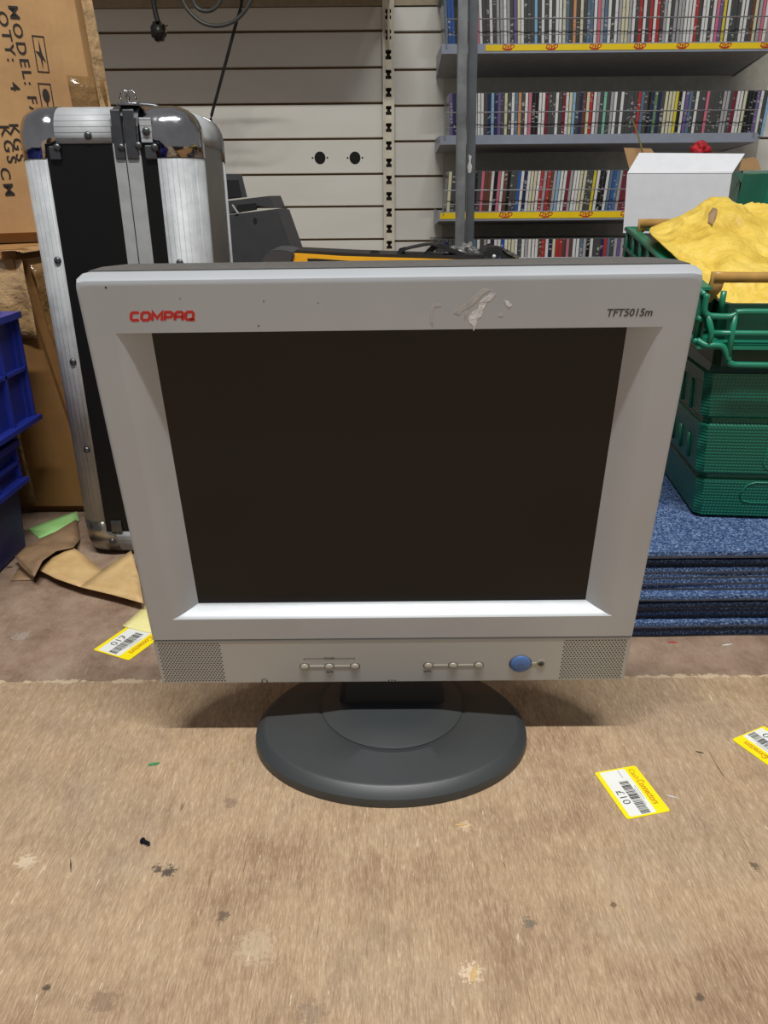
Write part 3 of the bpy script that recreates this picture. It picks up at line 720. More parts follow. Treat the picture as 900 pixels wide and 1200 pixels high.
b = B(); box(b, (.136, -.0018, CH-.036), (.1485, .0, CH-.012), bev=.0006, seg=1); obj('cross_edging', b, M['ribh'], case)
# clamp plates and rivets on the front
plates = [(.037, .049, CH-.052, CH-.038), (.107, .1175, CH-.052, CH-.004), (.1195, .132, CH-.052, CH-.004), (.139, .151, CH-.052, CH-.038), (.040, .054, .036, .052)]
for x0, x1, z0, z1 in plates:
    b = B(); box(b, (x0, -.0032, z0), (x1, .0005, z1), bev=.0014, seg=2); obj('clamp_plate', b, M['steel'], case)
def casepx(px, py):
    p = at(px, py, .905); return p.x+.390, p.z
riv = [casepx(*q) for q in ((68, 305), (86, 424), (102, 527), (211, 308), (104, 159), (172, 154), (68, 173), (143, 173), (163, 171), (182, 173), (132, 634))]
for x, z in riv:
    b = B(); dome(b, (x, -.0012 if z < .47 else -.0025, z), .0042, -.0026, 'Y', 14, 4); obj('rivet', b, M['steel'], case, True)
for x, z in riv[:5]: pass
# handle and latch ring on the top end
b = B(); tube(b, spline([(.085, .10, CH+.001), (.088, .10, CH+.007), (.10, .10, CH+.009), (.115, .10, CH+.009), (.13, .10, CH+.007), (.132, .10, CH+.001)], 5), .0035, 8); box(b, (.07, .08, CH), (.145, .12, CH+.003), bev=.001, seg=1); obj('handle', b, M['steel'], case, True)
b = B()
for dx in (0, .007): tube(b, [(.120+dx+.005*math.cos(a), .012, CH+.008+.007*math.sin(a)) for a in [2*math.pi*k/12 for k in range(13)]], .0011, 6)
box(b, (.112, .006, CH), (.134, .020, CH+.003), bev=.0006, seg=1)
obj('latch_ring', b, M['chrome'], case, True)
b = B(); box(b, (CW-.0003, .085, CH-.17), (CW+.0012, .105, CH-.06), bev=.0004, seg=1)

# ================================================================= CARTONS (left)
lo = empty('cardboard_box', 'tape wrapped brown carton on the floor, behind the blue crates', 'box', (-.66, 1.25, 0))
def T(p, o): return (p[0]-o.location.x, p[1]-o.location.y, p[2]-o.location.z)
lb = [(-.95, 1.06, 0), (-.411, 1.055, 0), (-.405, 1.46, 0), (-.95, 1.46, 0)]
lt = [(-.97, 1.06, .372), (-.470, 1.05, .372), (-.440, 1.45, .372), (-.96, 1.45, .372)]
b = B(); hexa(b, [T(p, lo) for p in lb+lt]); bmesh.ops.bevel(b, geom=b.edges[:], offset=.012, segments=3, affect='EDGES'); obj('carton', b, M['carton2'], lo, False)
def wrinkled(name, P0, U, V, nu, nv, amp, mat, parent, seed, freq=25):
    P0, U, V = Vector(P0), Vector(U), Vector(V); n = U.cross(V).normalized(); G = []
    for i in range(nv+1):
        row = []
        for j in range(nu+1):
            p = P0+U*(j/nu)+V*(i/nv); e = min(1, 4*min(j/nu, 1-j/nu)+.3)
            p = p+n*(amp*(.5+noise.noise(p*freq+Vector((seed, 0, 0))))*e); row.append(p)
        G.append(row)
    b = B(); grid(b, G); o = obj(name, b, mat, parent, True); return solid(o, .0006, 0)
# crumpled wrap strips over the corner and the side
wrinkled('wrap', T((-.412, 1.060, .012), lo), (.004, .20, 0), (-.052, -.004, .34), 8, 26, .012, M['tape'], lo, 3)
wrinkled('wrap', T((-.515, 1.043, .26), lo), (.052, .0, .0), (-.003, -.0, .10), 8, 10, -.010, M['wrap'], lo, 8)
wrinkled('wrap', T((-.50, 1.038, .368), lo), (.04, .0, .0), (.005, .10, .001), 8, 14, .004, M['wrap'], lo, 5)
wrinkled('tape_strip', T((-.560, 1.0495, .02), lo), (.05, -.001, 0), (-.01, -.001, .31), 4, 10, -.002, M['tape'], lo, 11)

# upper printed carton, turned so its right side recedes
fa = Vector((-.397, 1.27, .3735)); ydir = Vector((math.cos(math.radians(36)), math.sin(math.radians(36)), 0)); nb = Vector((ydir.y, -ydir.x, 0))   # nb faces the camera side
hi = empty('cardboard_box', 'brown carton with printed capital letters, lying on top of the taped carton', 'box', tuple(fa-ydir*.24+Vector((0, 0, 0))))
Lx = .48; dep = .32; Hh = .42; tl = Vector((-.022, 0, 0))
ptsb = [fa-ydir*Lx+Vector((0, 0, .0)), fa, fa-nb*dep, fa-nb*dep-ydir*Lx]
b = B(); hexa(b, [T(p, hi) for p in ptsb]+[T(p+Vector((0, 0, Hh))+tl, hi) for p in ptsb]); bmesh.ops.bevel(b, geom=b.edges[:], offset=.014, segments=3, affect='EDGES'); obj('carton', b, M['carton'], hi)
fdown = Vector((-tl.x, 0, -Hh)).normalized()
fn = nb
def hiface(px, py): return onp(px, py, fa+fn*.0006, (fdown.cross(ydir)).normalized())
def htext(s, px, py, size, sx=1.25, sp_=1.3):
    p = hiface(px, py); t = text_mesh('printed_lettering', s, size, M['blackprint'], hi, frame(T(p, hi), fdown, ydir), .0002, 0, size*.012, 'LEFT', sx, sp_); return t
htext('MODEL: FAL', 9, 5, .0175, 1.3, 1.25)
htext('QTY:', -4, 12, .0175, 1.3, 1.25)
htext('4', 11, 96, .017, 1.3)
htext('KGS', 10, 144, .0175, 1.3)
htext('KGS', -1, 146, .0175, 1.3)
htext('CM', -1, 196, .018, 1.3)
def icon(px0, py0, px1, py1, kind):
    a = hiface(px0, py0); w = (hiface(px1, py0)-a).dot(ydir); h = (hiface(px0, py1)-a).dot(fdown)
    mt = frame(T(a, hi), ydir, -fdown); b = B(); t = .0012
    for (x0, y0, x1, y1) in ((0, -t, w, 0), (0, -h, w, -h+t), (0, -h, t, 0), (w-t, -h, w, 0)): box(b, (x0, y0, -.0003), (x1, y1, .0003))
    if kind == 0:   # arrow-like folded mark
        prism(b, [(w*.5, -h*.1, -.0003), (w*.62, -h*.48, -.0003), (w*.95*.9, -h*.72, -.0003), (w*.6, -h*.62, -.0003), (w*.5, -h*.9, -.0003), (w*.42, -h*.6, -.0003), (w*.12, -h*.42, -.0003), (w*.42, -h*.45, -.0003)], (0, 0, .0006))
    else:
        prism(b, [(w*.5+w*.28*math.cos(q), -h*.35+h*.2*math.sin(q), -.0003) for q in [math.pi*k/5 for k in range(11)][:-1]], (0, 0, .0006)); box(b, (w*.45, -h*.85, -.0003), (w*.55, -h*.4, .0003)); box(b, (w*.25, -h*.9, -.0003), (w*.75, -h*.84, .0003))
    bmesh.ops.transform(b, matrix=mt, verts=b.verts[:]); obj('printed_symbol', b, M['blackprint'], hi)
icon(37, 41, 51, 84, 0); icon(44, 97, 59, 138, 1)
wrinkled('wrap', T(fa+tl*1.0+Vector((.004, 0, Hh*.98))-ydir*.010+nb*.004, hi), tuple(ydir*.016), (-tl.x, 0, -Hh*.93), 6, 30, .008, M['wrap'], hi, 2)
pc = hiface(78, 88); wrinkled('tape_strip', T(pc, hi), tuple(ydir*.055), tuple(fdown*.07), 3, 4, .0004, M['tape'], hi, 4)

# ================================================================= BLUE CRATES (left edge)
def blue_crate(z, label, yr, zr0, zr1, xo, bi=0):
    cr = empty('plastic_crate', label, 'crate', (-.67, yr-.3, z), group='blue crates at the left edge')
    X1 = .2+xo; Y1 = .3; H0, H1 = zr0-z, zr1-z
    b = B()
    # tapered tub body (open box)
    def loop(x, y, zz): return [(-x, -y, zz), (x, -y, zz), (x, y, zz), (-x, y, zz)]
    vs = ring(b, [loop(X1-.035+bi, Y1-.035+bi, .003), loop(X1-.018+bi*.5, Y1-.018+bi*.5, H0), loop(X1-.012, Y1-.012, H1-.001), loop(X1-.017, Y1-.017, H1-.001), loop(X1-.023, Y1-.023, H0), loop(X1-.04, Y1-.04, .008)])
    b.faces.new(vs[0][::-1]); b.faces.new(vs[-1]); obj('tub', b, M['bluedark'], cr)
    b = B()
    for (za, zc, e) in ((H1-.008, H1, .004), ((H0+H1)/2-.003, (H0+H1)/2+.001, .0), (H0, H0+.006, .006)):
        o_, i_ = (X1+e, Y1+e), (X1-.012, Y1-.012)
        vs = ring(b, [loop(i_[0], i_[1], za), loop(o_[0], o_[1], za), loop(o_[0], o_[1], zc), loop(i_[0], i_[1], zc)])
        n = 4
        for k in range(4): b.faces.new((vs[0][k], vs[0][(k+1) % 4], vs[3][(k+1) % 4], vs[3][k]))
    obj('rim', b, M['bluecrate'], cr)
    y = -Y1
    while y <= Y1+.001:
        for s in (-1, 1):
            b = B(); box(b, (min(s*(X1-.012), s*X1), y-.002, H0+.004), (max(s*(X1-.012), s*X1), y+.002, H1-.006)); obj('rib', b, M['bluecrate'], cr)
        y += .06
    x = -X1
    while x <= X1:
        for s in (-1, 1):
            b = B(); box(b, (x-.002, min(s*(Y1-.012), s*Y1), H0+.004), (x+.002, max(s*(Y1-.012), s*Y1), H1-.006)); obj('rib', b, M['bluecrate'], cr)
        x += .08
    for s in (-1, 1):
        b = B(); box(b, (min(s*(X1-.0115), s*(X1-.007)), -Y1+.002, H0+.004), (max(s*(X1-.0115), s*(X1-.007)), Y1-.002, H1-.006)); obj('rim_wall', b, M['bluecrate'], cr)
blue_crate(0, 'lower blue plastic crate standing on the floor at the left edge', .945, .090, .148, -.002, .026)
blue_crate(.1005, 'upper bright blue plastic crate nested on the lower one at the left edge', 1.005, .158, .300, .003)

# ================================================================= CARPET TILES + GREEN CRATE (right)
tiles = []
z = 0.0
tl_ = [(.0068, .700, 0), (.0068, .700, 0), (.0066, .696, 0), (.0066, .706, 0), (.0066, .703, 0), (.0066, .701, 0), (.0064, .702, 0), (.0064, .692, 0), (.0064, .703, 0), (.0064, .704, 0), (.0064, .706, 0), (.0064, .705, 0), (.0066, .708, 0)]
N_t = len(tl_)
for i, (h, yf, _) in enumerate(tl_):
    x0 = .215+rnd.uniform(-.006, .006); yaw = rnd.uniform(-.012, .012)
    lab = ('bottom blue carpet tile of the stack, resting on the plywood' if i == 0 else '%s blue carpet tile from the bottom of the stack under the green crate' % ORD[i])
    t = empty('carpet_tile', lab, 'carpet tile', (x0+.25, yf+.25, z+.0002), (0, 0, yaw), 'stack of blue carpet tiles')
    def slab(z0, z1, ins, sub=40):
        bm = B(); G = []
        for zz in (z0, z1): pass
        n = 40; top = []; bot = []
        xs = [-.25+ins+(.5-2*ins)*k/n for k in range(n+1)]
        f = lambda x: .0012*noise.noise(Vector((x*14, i*3.1, 0)))
        a = [bm.verts.new((x, -.25+ins+f(x), z0)) for x in xs]; b2 = [bm.verts.new((x, -.25+ins+f(x), z1)) for x in xs]
        c = [bm.verts.new((x, .25-ins, z0)) for x in xs]; d = [bm.verts.new((x, .25-ins, z1)) for x in xs]
        for k in range(n):
            bm.faces.new((a[k], a[k+1], b2[k+1], b2[k])); bm.faces.new((c[k], d[k], d[k+1], c[k+1])); bm.faces.new((a[k], c[k], c[k+1], a[k+1])); bm.faces.new((b2[k], b2[k+1], d[k+1], d[k]))
        bm.faces.new((a[0], b2[0], d[0], c[0])); bm.faces.new((a[-1], c[-1], d[-1], b2[-1]))
        return bm
    obj('backing', slab(0, h*.28, 0), M['backing'], t); obj('pile', slab(h*.28+.0001, h-.0005, .0004), M['pile'] , t)
    z += h
# top tile carried on a thin bowed gap
zt_ = z+.0065
TT = empty('carpet_tile', 'topmost blue carpet tile of the stack, directly under the green crate', 'carpet tile', (.215+.25, .700+.25, z), (0, 0, 0), 'stack of blue carpet tiles')
bm = B(); box(bm, (-.25, -.25+.026, .0004), (.25, .25, .0062)); obj('backing', bm, M['backing'], TT)
bm = B(); box(bm, (-.25, -.25, .0064), (.25, .25, .0088)); obj('backing', bm, M['backing'], TT)
bm = B(); box(bm, (-.249, -.249, .0089), (.249, .249, .0128)); obj('pile', bm, M['pile'], TT)
ZT = z+.0130

p0 = fl(813, 606, ZT)
gc = empty('plastic_crate', 'green plastic crate holding yellow paper, standing on the blue carpet tiles', 'crate', (p0.x, p0.y, ZT), (0, 0, math.radians(-6)))
GW, GD, GH = .56, .36, .245
KS = .10
def slope(bm):
    for v in bm.verts:
        if v.co.z > .12: v.co.z += KS*(v.co.y+.03)*min(1, (v.co.z-.12)/.1)
    return bm
def q(t): # taper: inset at height fraction t (0 bottom..1 rim)
    return -.030*t
def gl(e, z, ch=.007):
    return [(-e+ch, -e, z), (GW+e-ch, -e, z), (GW+e, -e+ch, z), (GW+e, GD+e-ch, z), (GW+e-ch, GD+e, z), (-e+ch, GD+e, z), (-e, GD+e-ch, z), (-e, -e+ch, z)]
b = B()
prof = [(-.006, 0), (0, .004), (.003, .045), (.0005, .048), (.0005, .052), (.006, .055), (.010, .108), (.0065, .112), (.0065, .116), (.012, .120), (.015, .165)]
vs = ring(b, [gl(e, z) for e, z in prof]+[gl(.011, .165), gl(-.004, .008)]); b.faces.new(vs[0][::-1]); b.faces.new(vs[-1]); obj('tub', b, M['greenmesh'], gc)
b = B(); vs = ring(b, [gl(.010, .160), gl(.006, .170), gl(.008, GH-.014), gl(.004, GH-.014), gl(.002, .168), gl(.006, .158)])
for k in range(8): b.faces.new((vs[0][k], vs[0][(k+1) % 8], vs[-1][(k+1) % 8], vs[-1][k]))
obj('rim_wall', slope(b), M['greenshade'], gc)
# rim frame with rails, drop in the rim height near the corner as in the photo
E = .033
b = B()
xp = -.031; xb_ = -.002
tube(b, spline([(xp, -E, GH+.001), (xp, -E, GH-.014), (xp+.004, -E, GH-.019), (xp+.012, -E, GH-.020), (xb_-.004, -E, GH-.020), (xb_+.002, -E, GH-.017), (xb_+.006, -E, GH-.0155), (.06, -E, GH-.0155), (.3, -E, GH-.0155), (GW+.02, -E, GH-.0155)], 5), .0030, 8)
tube(b, [(xp+.010, -E, GH-.036), (xb_, -E, GH-.036), (.2, -E, GH-.036), (GW+E, -E, GH-.036)], .0028, 8)
tube(b, spline([(-E, -E+.004, GH-.044), (xp+.006, -E, GH-.048), (xp+.016, -E, GH-.048), (xb_-.006, -E, GH-.050), (xb_, -E, GH-.060), (xb_+.004, -E, GH-.066), (.03, -E, GH-.067), (.2, -E, GH-.067), (GW+E, -E, GH-.067)], 5), .0032, 8)
for x in (xb_, .13, .26, .40, .52): tube(b, [(x, -E, GH-.018), (x, -E, GH-.064)], .0030, 8)
tube(b, [(xp+.004, -E, GH-.019), (xp+.010, -E, GH-.036), (xp+.008, -E, GH-.048)], .0030, 8)
tube(b, [(xp+.019, -E+.012, GH+.001), (xp+.019, -E+.012, GH-.020)], .003, 8)
for x in (-E, GW+E):
    for z_ in (GH, GH-.024, GH-.046): tube(b, [(x, -E+.002, z_), (x, GD+E, z_)], .0030, 8)
    y = -E+.01
    while y < GD+E: tube(b, [(x, y, GH), (x, y, GH-.046)], .0028, 6); y += .05
for z_ in (GH, GH-.046): tube(b, [(-E, GD+E, z_), (GW+E, GD+E, z_)], .0032, 8)
obj('rim_frame', slope(b), M['greencrate'], gc, True)
for xs_ in (-E+.003, GW+E-.005):
    b = B(); box(b, (xs_, -E+.004, GH-.046), (xs_+.002, GD+E-.004, GH-.001)); bmesh.ops.subdivide_edges(b, edges=b.edges[:], cuts=3); obj('rim_side_wall', slope(b), M['greenshade'], gc)
b = B()
for xa_, xc_ in ((-E-.001, -.006), (GW+.006, GW+E+.001)): pass
prism(b, [(-E, -E+.02, GH), (-.021, -.012, GH), (-.021, GD+.004, GH), (-E, GD+E, GH)], (0, 0, .003)); obj('rim_lip', slope(b), M['greencrate'], gc)
# flat flanges tying rails to the tub
b = B()
for z_ in (GH-.052,):
    vo = [(-E, -E), (GW+E, -E), (GW+E, GD+E), (-E, GD+E)]; vi = [(-.006, -.006), (GW+.006, -.006), (GW+.006, GD+.006), (-.006, GD+.006)]
    L_ = [[(x, y, z_) for x, y in vi], [(x, y, z_) for x, y in vo], [(x, y, z_+.003) for x, y in vo], [(x, y, z_+.003) for x, y in vi]]
    vs = ring(b, L_)
    for k in range(4): b.faces.new((vs[0][k], vs[0][(k+1) % 4], vs[3][(k+1) % 4], vs[3][k]))
obj('rim_flange', slope(b), M['greencrate'], gc)
for i in range(7):
    y = .03+i*.035
    for (za, zb_) in ((.062, .09), (.118, .15)):
        b = B(); tube(b, [(-.0075, y, za), (-.0095, y, zb_)] if za < .1 else [(-.0125, y, za), (-.0150, y, zb_)], .0022, 6); obj('side_rib', b, M['greencrate'], gc, True)
def face_y(z):
    P_ = sorted((zz, e) for e, zz in prof)
    for (za, ea), (zb_, eb) in zip(P_, P_[1:]):
        if za <= z <= zb_: return -(ea+(eb-ea)*(z-za)/(zb_-za))-.0002
    return -.01
for z1_, z0_, xl in ((.104, .060, .062), (.044, .020, .046)):
    b = B(); pts_ = [(.30, z1_), (xl+.012, z1_), (xl+.004, z1_-.003), (xl, z1_-.010), (xl-.002, z0_+.008), (xl+.002, z0_+.002), (xl+.010, z0_), (.30, z0_)]
    tube(b, [(x, face_y(z), z) for x, z in pts_], .0009, 6); obj('raised_outline', b, M['greencrate'], gc, True)
# ochre bale bars (swing handles)
GMi = Matrix.Rotation(math.radians(6), 4, 'Z') @ Matrix.Translation(-Vector((p0.x, p0.y, ZT)))
def bar(pA, L_, r, drop, dx):
    A = GMi @ pA; Bq = A+Vector((L_, 0, 0))
    b = B(); tube(b, [A, Bq], r, 12)
    for q_, s_ in ((A, 1), (Bq, -1)):   # flattened arm at each end reaching down to the rim
        prism(b, [q_+Vector((s_*a, -.003, c)) for a, c in ((-.002, r), (.012, r), (.010+dx*.3, -drop*.5), (dx+.004, -drop), (dx-.003, -drop), (-.002, -r*.6))], (0, .006, 0))
    return obj('swing_bar', b, M['bale'], gc, True)
bar(at(836, 325, .795), .55, .0052, .024, -.004)
bar(at(750, 262, 1.14), .55, .0060, .014, -.001)

# yellow padded paper bag heaped in the crate
rowsP = [   # from front hem to the back, pixel outline with own distance
    ([(846, 372), (862, 378), (880, 374), (905, 372), (960, 372), (1040, 372)], .790),
    ([(842, 348), (858, 356), (880, 350), (905, 346), (960, 346), (1040, 346)], .81),
    ([(818, 322), (842, 326), (872, 326), (905, 322), (960, 322), (1040, 324)], .85),
    ([(795, 303), (826, 306), (862, 300), (905, 304), (950, 300), (1030, 304)], .90),
    ([(775, 285), (812, 280), (856, 272), (902, 284), (945, 280), (1010, 284)], .96),
    ([(762, 272), (805, 262), (852, 244), (898, 256), (940, 254), (995, 262)], 1.02),
    ([(764, 266), (802, 251), (852, 217), (866, 238), (900, 238), (980, 239)], 1.07),
    ([(770, 275), (806, 265), (845, 244), (866, 256), (900, 256), (975, 256)], 1.10),
    ([(772, 300), (806, 298), (845, 296), (870, 296), (900, 296), (970, 296)], 1.115)]
ctrl = [[at(px, py, Y) for px, py in r] for r, Y in rowsP]
def bilerp(C_, u, v):
    def cr(P, t):
        n = len(P)-1; s = min(n-1e-6, t*n); i = int(s); f = s-i
        a, b_, c, d = P[max(i-1, 0)], P[i], P[min(i+1, n)], P[min(i+2, n)]
        return .5*((2*b_)+(c-a)*f+(2*a-5*b_+4*c-d)*f*f+(3*b_-a-3*c+d)*f**3)
    return cr([cr(r, u) for r in C_], v)
G = []
for i in range(101):
    row = []
    for j in range(101):
        u, v = j/100, i/100; p = bilerp(ctrl, u, v)
        w_ = p+Vector((noise.noise(p*9), noise.noise(p*9+Vector((3, 3, 3))), 0))*.04
        a = .004*noise.noise(p*22)+.013*(.35-abs(noise.noise(w_*12+Vector((5, 0, 0)))))+.010*(.3-abs(noise.noise(w_*26+Vector((1, 7, 0)))))+.004*(.3-abs(noise.noise(w_*60)))+.002*noise.noise(p*70)
        e = min(1, 5*v+.0)*min(1, 8*u)
        row.append(p+Vector((0, -.5, 1))*(a-.007)*e)
    G.append(row)
b = B(); grid(b, G); o = obj('paper_bag', b, M['envelope'], None, True); tag(recenter(o), 'crumpled yellow padded paper bag heaped inside the green crate', 'bag'); solid(o, .0012, -1)
 
hb = B(); c0 = o.location
tq = [(831, 249), (836, 243), (841, 245), (839, 256), (835, 264), (830, 260)]
flat_ = [p for r_ in G[:80] for p in r_]
def near(x, y):
    d = ray(x, y).normalized(); best = min(flat_, key=lambda p: ((p-CAM)-d*((p-CAM).dot(d))).length); return CAM+d*((best-CAM).dot(d)-.004)-c0
prism(hb, [near(x, y) for x, y in tq], (0, .0008, 0)); st = obj('torn_hole', hb, M['kraftd'], o); st['label'] = 'brown torn hole near the peak'

# ================================================================= WHITE BOX AND GREEN CARTON BEHIND THE CRATE
YX = 1.62
YAW = math.radians(-21); Lw = at(734.5, 203, YX+.05); fx = Vector((math.cos(YAW), math.sin(YAW), 0)); fnv = Vector((math.sin(YAW), -math.cos(YAW), 0)); fb = -fnv
ptl, ptr, pbl = onp(735, 203, Lw, fnv), onp(858, 203, Lw, fnv), onp(730, 273, Lw, fnv)
bz0, bz1 = pbl.z, ptl.z
BM_ = frame((ptl.x, ptl.y, bz0), fx, fb); BI = BM_.inverted()
wid = (ptr-ptl).dot(fx); hgt = bz1-bz0; dp = .16
sup = B(); box(sup, (at(815, 300, YX).x, YX-.09, 0), (at(1010, 300, YX).x, YX+.26, bz0-.001), bev=.004, seg=2); o = obj('cardboard_box', sup, M['carton2']); tag(recenter(o), 'plain brown carton on the floor under the white box, hidden behind the green crate', 'box')
wb_ = empty('white_box', 'open white cardboard box with raised lid flap, behind the green crate', 'box', M4=BM_)
t = .003; lb_ = (BI @ pbl).x
b = B()
for y_ in (0, dp-t): hexa(b, [(lb_, y_, 0), (wid, y_, 0), (wid, y_+t, 0), (lb_, y_+t, 0), (0, y_, hgt), (wid, y_, hgt), (wid, y_+t, hgt), (0, y_+t, hgt)])
hexa(b, [(lb_, t, 0), (lb_+t, t, 0), (lb_+t, dp-t, 0), (lb_, dp-t, 0), (0, t, hgt-.001), (t, t, hgt-.001), (t, dp-t, hgt-.001), (0, dp-t, hgt-.001)])
box(b, (wid-t, t, 0), (wid, dp-t, hgt-.001)); box(b, (lb_+t, t, 0), (wid-t, dp-t, t))
obj('carton', b, M['whitecard'], wb_)
tip = Lw+fb*.035
b = B(); f = [BI @ v for v in (onp(735, 203, Lw-fb*.001, fnv), onp(858, 203, Lw-fb*.001, fnv), onp(873, 180, tip, fnv), onp(749, 179, tip, fnv))]
prism(b, f, (0, .002, 0)); obj('lid_flap', b, M['whitecard'], wb_)
bk_ = Lw+fb*.06
b = B(); prism(b, [BI @ onp(x, y, bk_, fnv) for x, y in ((738, 200), (731, 173), (763, 174), (768, 181), (752, 201))], (0, .002, 0)); fl_ = obj('inner_flap', b, M['browncard'], wb_); fl_['label'] = 'tan inner flap'
bxl = ptl.x
# small green and grey box beside it
YS = 1.78
g0 = at(861, 246, 1.78); g1 = at(893, 246, 1.78); g2 = at(861, 200, 1.78)
gb = empty('small_box', 'small grey and green carton with open brown top, right of the white box', 'box', ((g0.x+g1.x)/2, 1.82, bz0))
def Gq(p): return (p[0]-(g0.x+g1.x)/2, p[1]-1.82, p[2]-bz0)
sx0, sx1 = g0.x+.003, g1.x; H_ = g2.z
b = B()
for lo_, hi_ in (((sx0, YS, bz0), (sx1, YS+.002, H_)), ((sx0, YS+.09, bz0), (sx1, YS+.092, H_)), ((sx0, YS, bz0), (sx0+.002, YS+.09, H_)), ((sx1-.002, YS, bz0), (sx1, YS+.09, H_)), ((sx0, YS, bz0), (sx1, YS+.09, bz0+.002))): box(b, Gq(lo_), Gq(hi_))
obj('carton', b, M['whitegreen'], gb)
b = B(); f = [at(861, 203, YS-.001), at(893, 203, YS-.001), at(890, 246, YS-.001)]; prism(b, [Vector(Gq(v)) for v in f], (0, .0008, 0)); obj('printed_panel', b, M['greencard'], gb)
b = B(); f = [at(866, 200, YS+.05), at(870, 186, YS+.05), at(883, 184, YS+.05), at(888, 188, YS+.05), at(892, 199, YS+.05)]; prism(b, [Vector(Gq(v)) for v in f], (0, .002, 0)); obj('top_flap', b, M['browncard'], gb)
# red fabric rose peeping over the white box
p = at(820, 181, YX+.06)
b = B()
for k in range(9):
    a = k*2.4; r = .0035*math.sqrt(k); cc = Vector((r*math.cos(a)*1.5, r*math.sin(a), .002*(9-k)))
    bmesh.ops.create_icosphere(b, subdivisions=2, radius=.011, matrix=Matrix.Translation(cc) @ Matrix.Diagonal((1.0, .8, .75, 1)))
for v in b.verts: v.co += v.co.normalized()*.0022*noise.noise(v.co*260)
tube(b, [(0, 0, 0), (0, .01, bz0+.003-p.z)], .002, 6)
o = obj('fabric_rose', b, M['redflower'], None, True); o.location = p; tag(o, 'red fabric rose head poking up behind the lid of the white box', 'flower')
# dry stem leaning out of it
b = B(); A_ = at(740, 138, YX+.09); E_ = at(753, 178, YX+.088); D_ = E_+(E_-A_).normalized()*.0
base_ = BM_ @ Vector((.035, .05, .006))
tube(b, [base_-A_, E_-A_, (E_-A_)*.5+Vector((.002, 0, 0)), Vector((0, 0, 0))], .0024, 6, .0012); o = obj('dry_stem', b, M['twig']); o.location = A_; tag(o, 'thin dry plant stem sticking up out of the left end of the white box', 'stem')
# bright green crate edge at the far right
b = B(); A_ = at(892, 246, 1.5)
ptsG = [at(889, 248, 1.54), at(960, 248, 1.54), at(960, 195, 1.54), at(905, 203, 1.54)]
ptsG[0].z = ptsG[1].z = bz0
prism(b, ptsG, (0, .12, 0)); o = obj('green_carton', b, M['greencrate']); 
for v in o.data.vertices: pass
me = o.data
tag(recenter(o), 'slanting bright green box edge at the far right, beside the small grey and green carton', 'box')
o.location.x += 0
gsup = o

# ================================================================= THINGS BEHIND THE MONITOR
b = B(); box(b, (-.185, .735, 0), (.19, 1.00, .340), bev=.004, seg=2); o = obj('storage_box', b, M['carton2']); tag(recenter(o), 'plain carton on the floor directly behind the monitor, carrying the yellow case', 'box')
# dark grey device
def DV(px, py, Y): return at(px, py, Y)
dev = empty('office_machine', 'dark grey plastic machine with sloping side and slot, right of the flight case', 'machine', (-.235, 1.34, 0))
def Dq(p): return Vector(p)-Vector((-.235, 1.34, 0))
Yd = 1.28
A1 = DV(262, 252, Yd); A2 = DV(325, 245, Yd); A3 = DV(349, 312, Yd)
sl = (A3.x-A2.x)/(A2.z-A3.z)
botx = A2.x+sl*(A2.z-.16)
b = B(); fr = [(A1.x-.03, Yd, 0), (botx, Yd, 0), (botx, Yd, .16), (A2.x, Yd, A2.z), (A1.x-.03, Yd, A1.z-.004)]
prism(b, [Dq(p) for p in fr], (0, .16, 0)); bmesh.ops.bevel(b, geom=b.edges[:], offset=.003, segments=2, affect='EDGES'); obj('body', b, M['device'], dev)
b = B(); T1 = DV(262, 236, Yd+.10); T2 = DV(316, 229, Yd+.10); 
fr = [DV(262, 252, Yd+.006), DV(276, 249, Yd+.006), DV(303, 241, Yd+.006), DV(322, 244, Yd+.006), DV(316, 229.5, Yd+.006), DV(262, 236, Yd+.006)]
prism(b, [Dq(p) for p in fr], (0, .14, 0)); obj('lid', b, M['device'], dev)
b = B(); fr = [DV(276, 250, Yd+.002), DV(301, 246, Yd+.002), DV(300, 238, Yd+.002), DV(278, 240, Yd+.002)]; prism(b, [Dq(p) for p in fr], (0, .003, 0)); obj('slot', b, M['black'], dev)
b = B(); fr = [DV(262, 234, Yd+.10), DV(287.5, 231, Yd+.10), DV(281, 204, Yd+.10), DV(262, 204, Yd+.10)]; prism(b, [Dq(p) for p in fr], (0, .02, 0)); scn = obj('raised_panel', b, M['device'], dev)
b = B(); fr = [DV(262, 232, Yd+.098), DV(283.5, 231, Yd+.098), DV(279, 211, Yd+.098), DV(262, 211, Yd+.098)]; prism(b, [Dq(p) for p in fr], (0, .003, 0)); obj('panel_glass', b, M['devdark'], dev)
b = B(); tube(b, [Dq(DV(272, 240, Yd-.001)), Dq(DV(279, 250, Yd-.001))], .0016, 6); obj('trim_edge', b, M['alu'], dev)
b = B(); p = Dq(DV(299, 259, Yd)); disc(b, (p.x, .0-.0595, p.z), .003, -.0008, 10, 'Y', .005); obj('screw_hole', b, M['black'], dev)
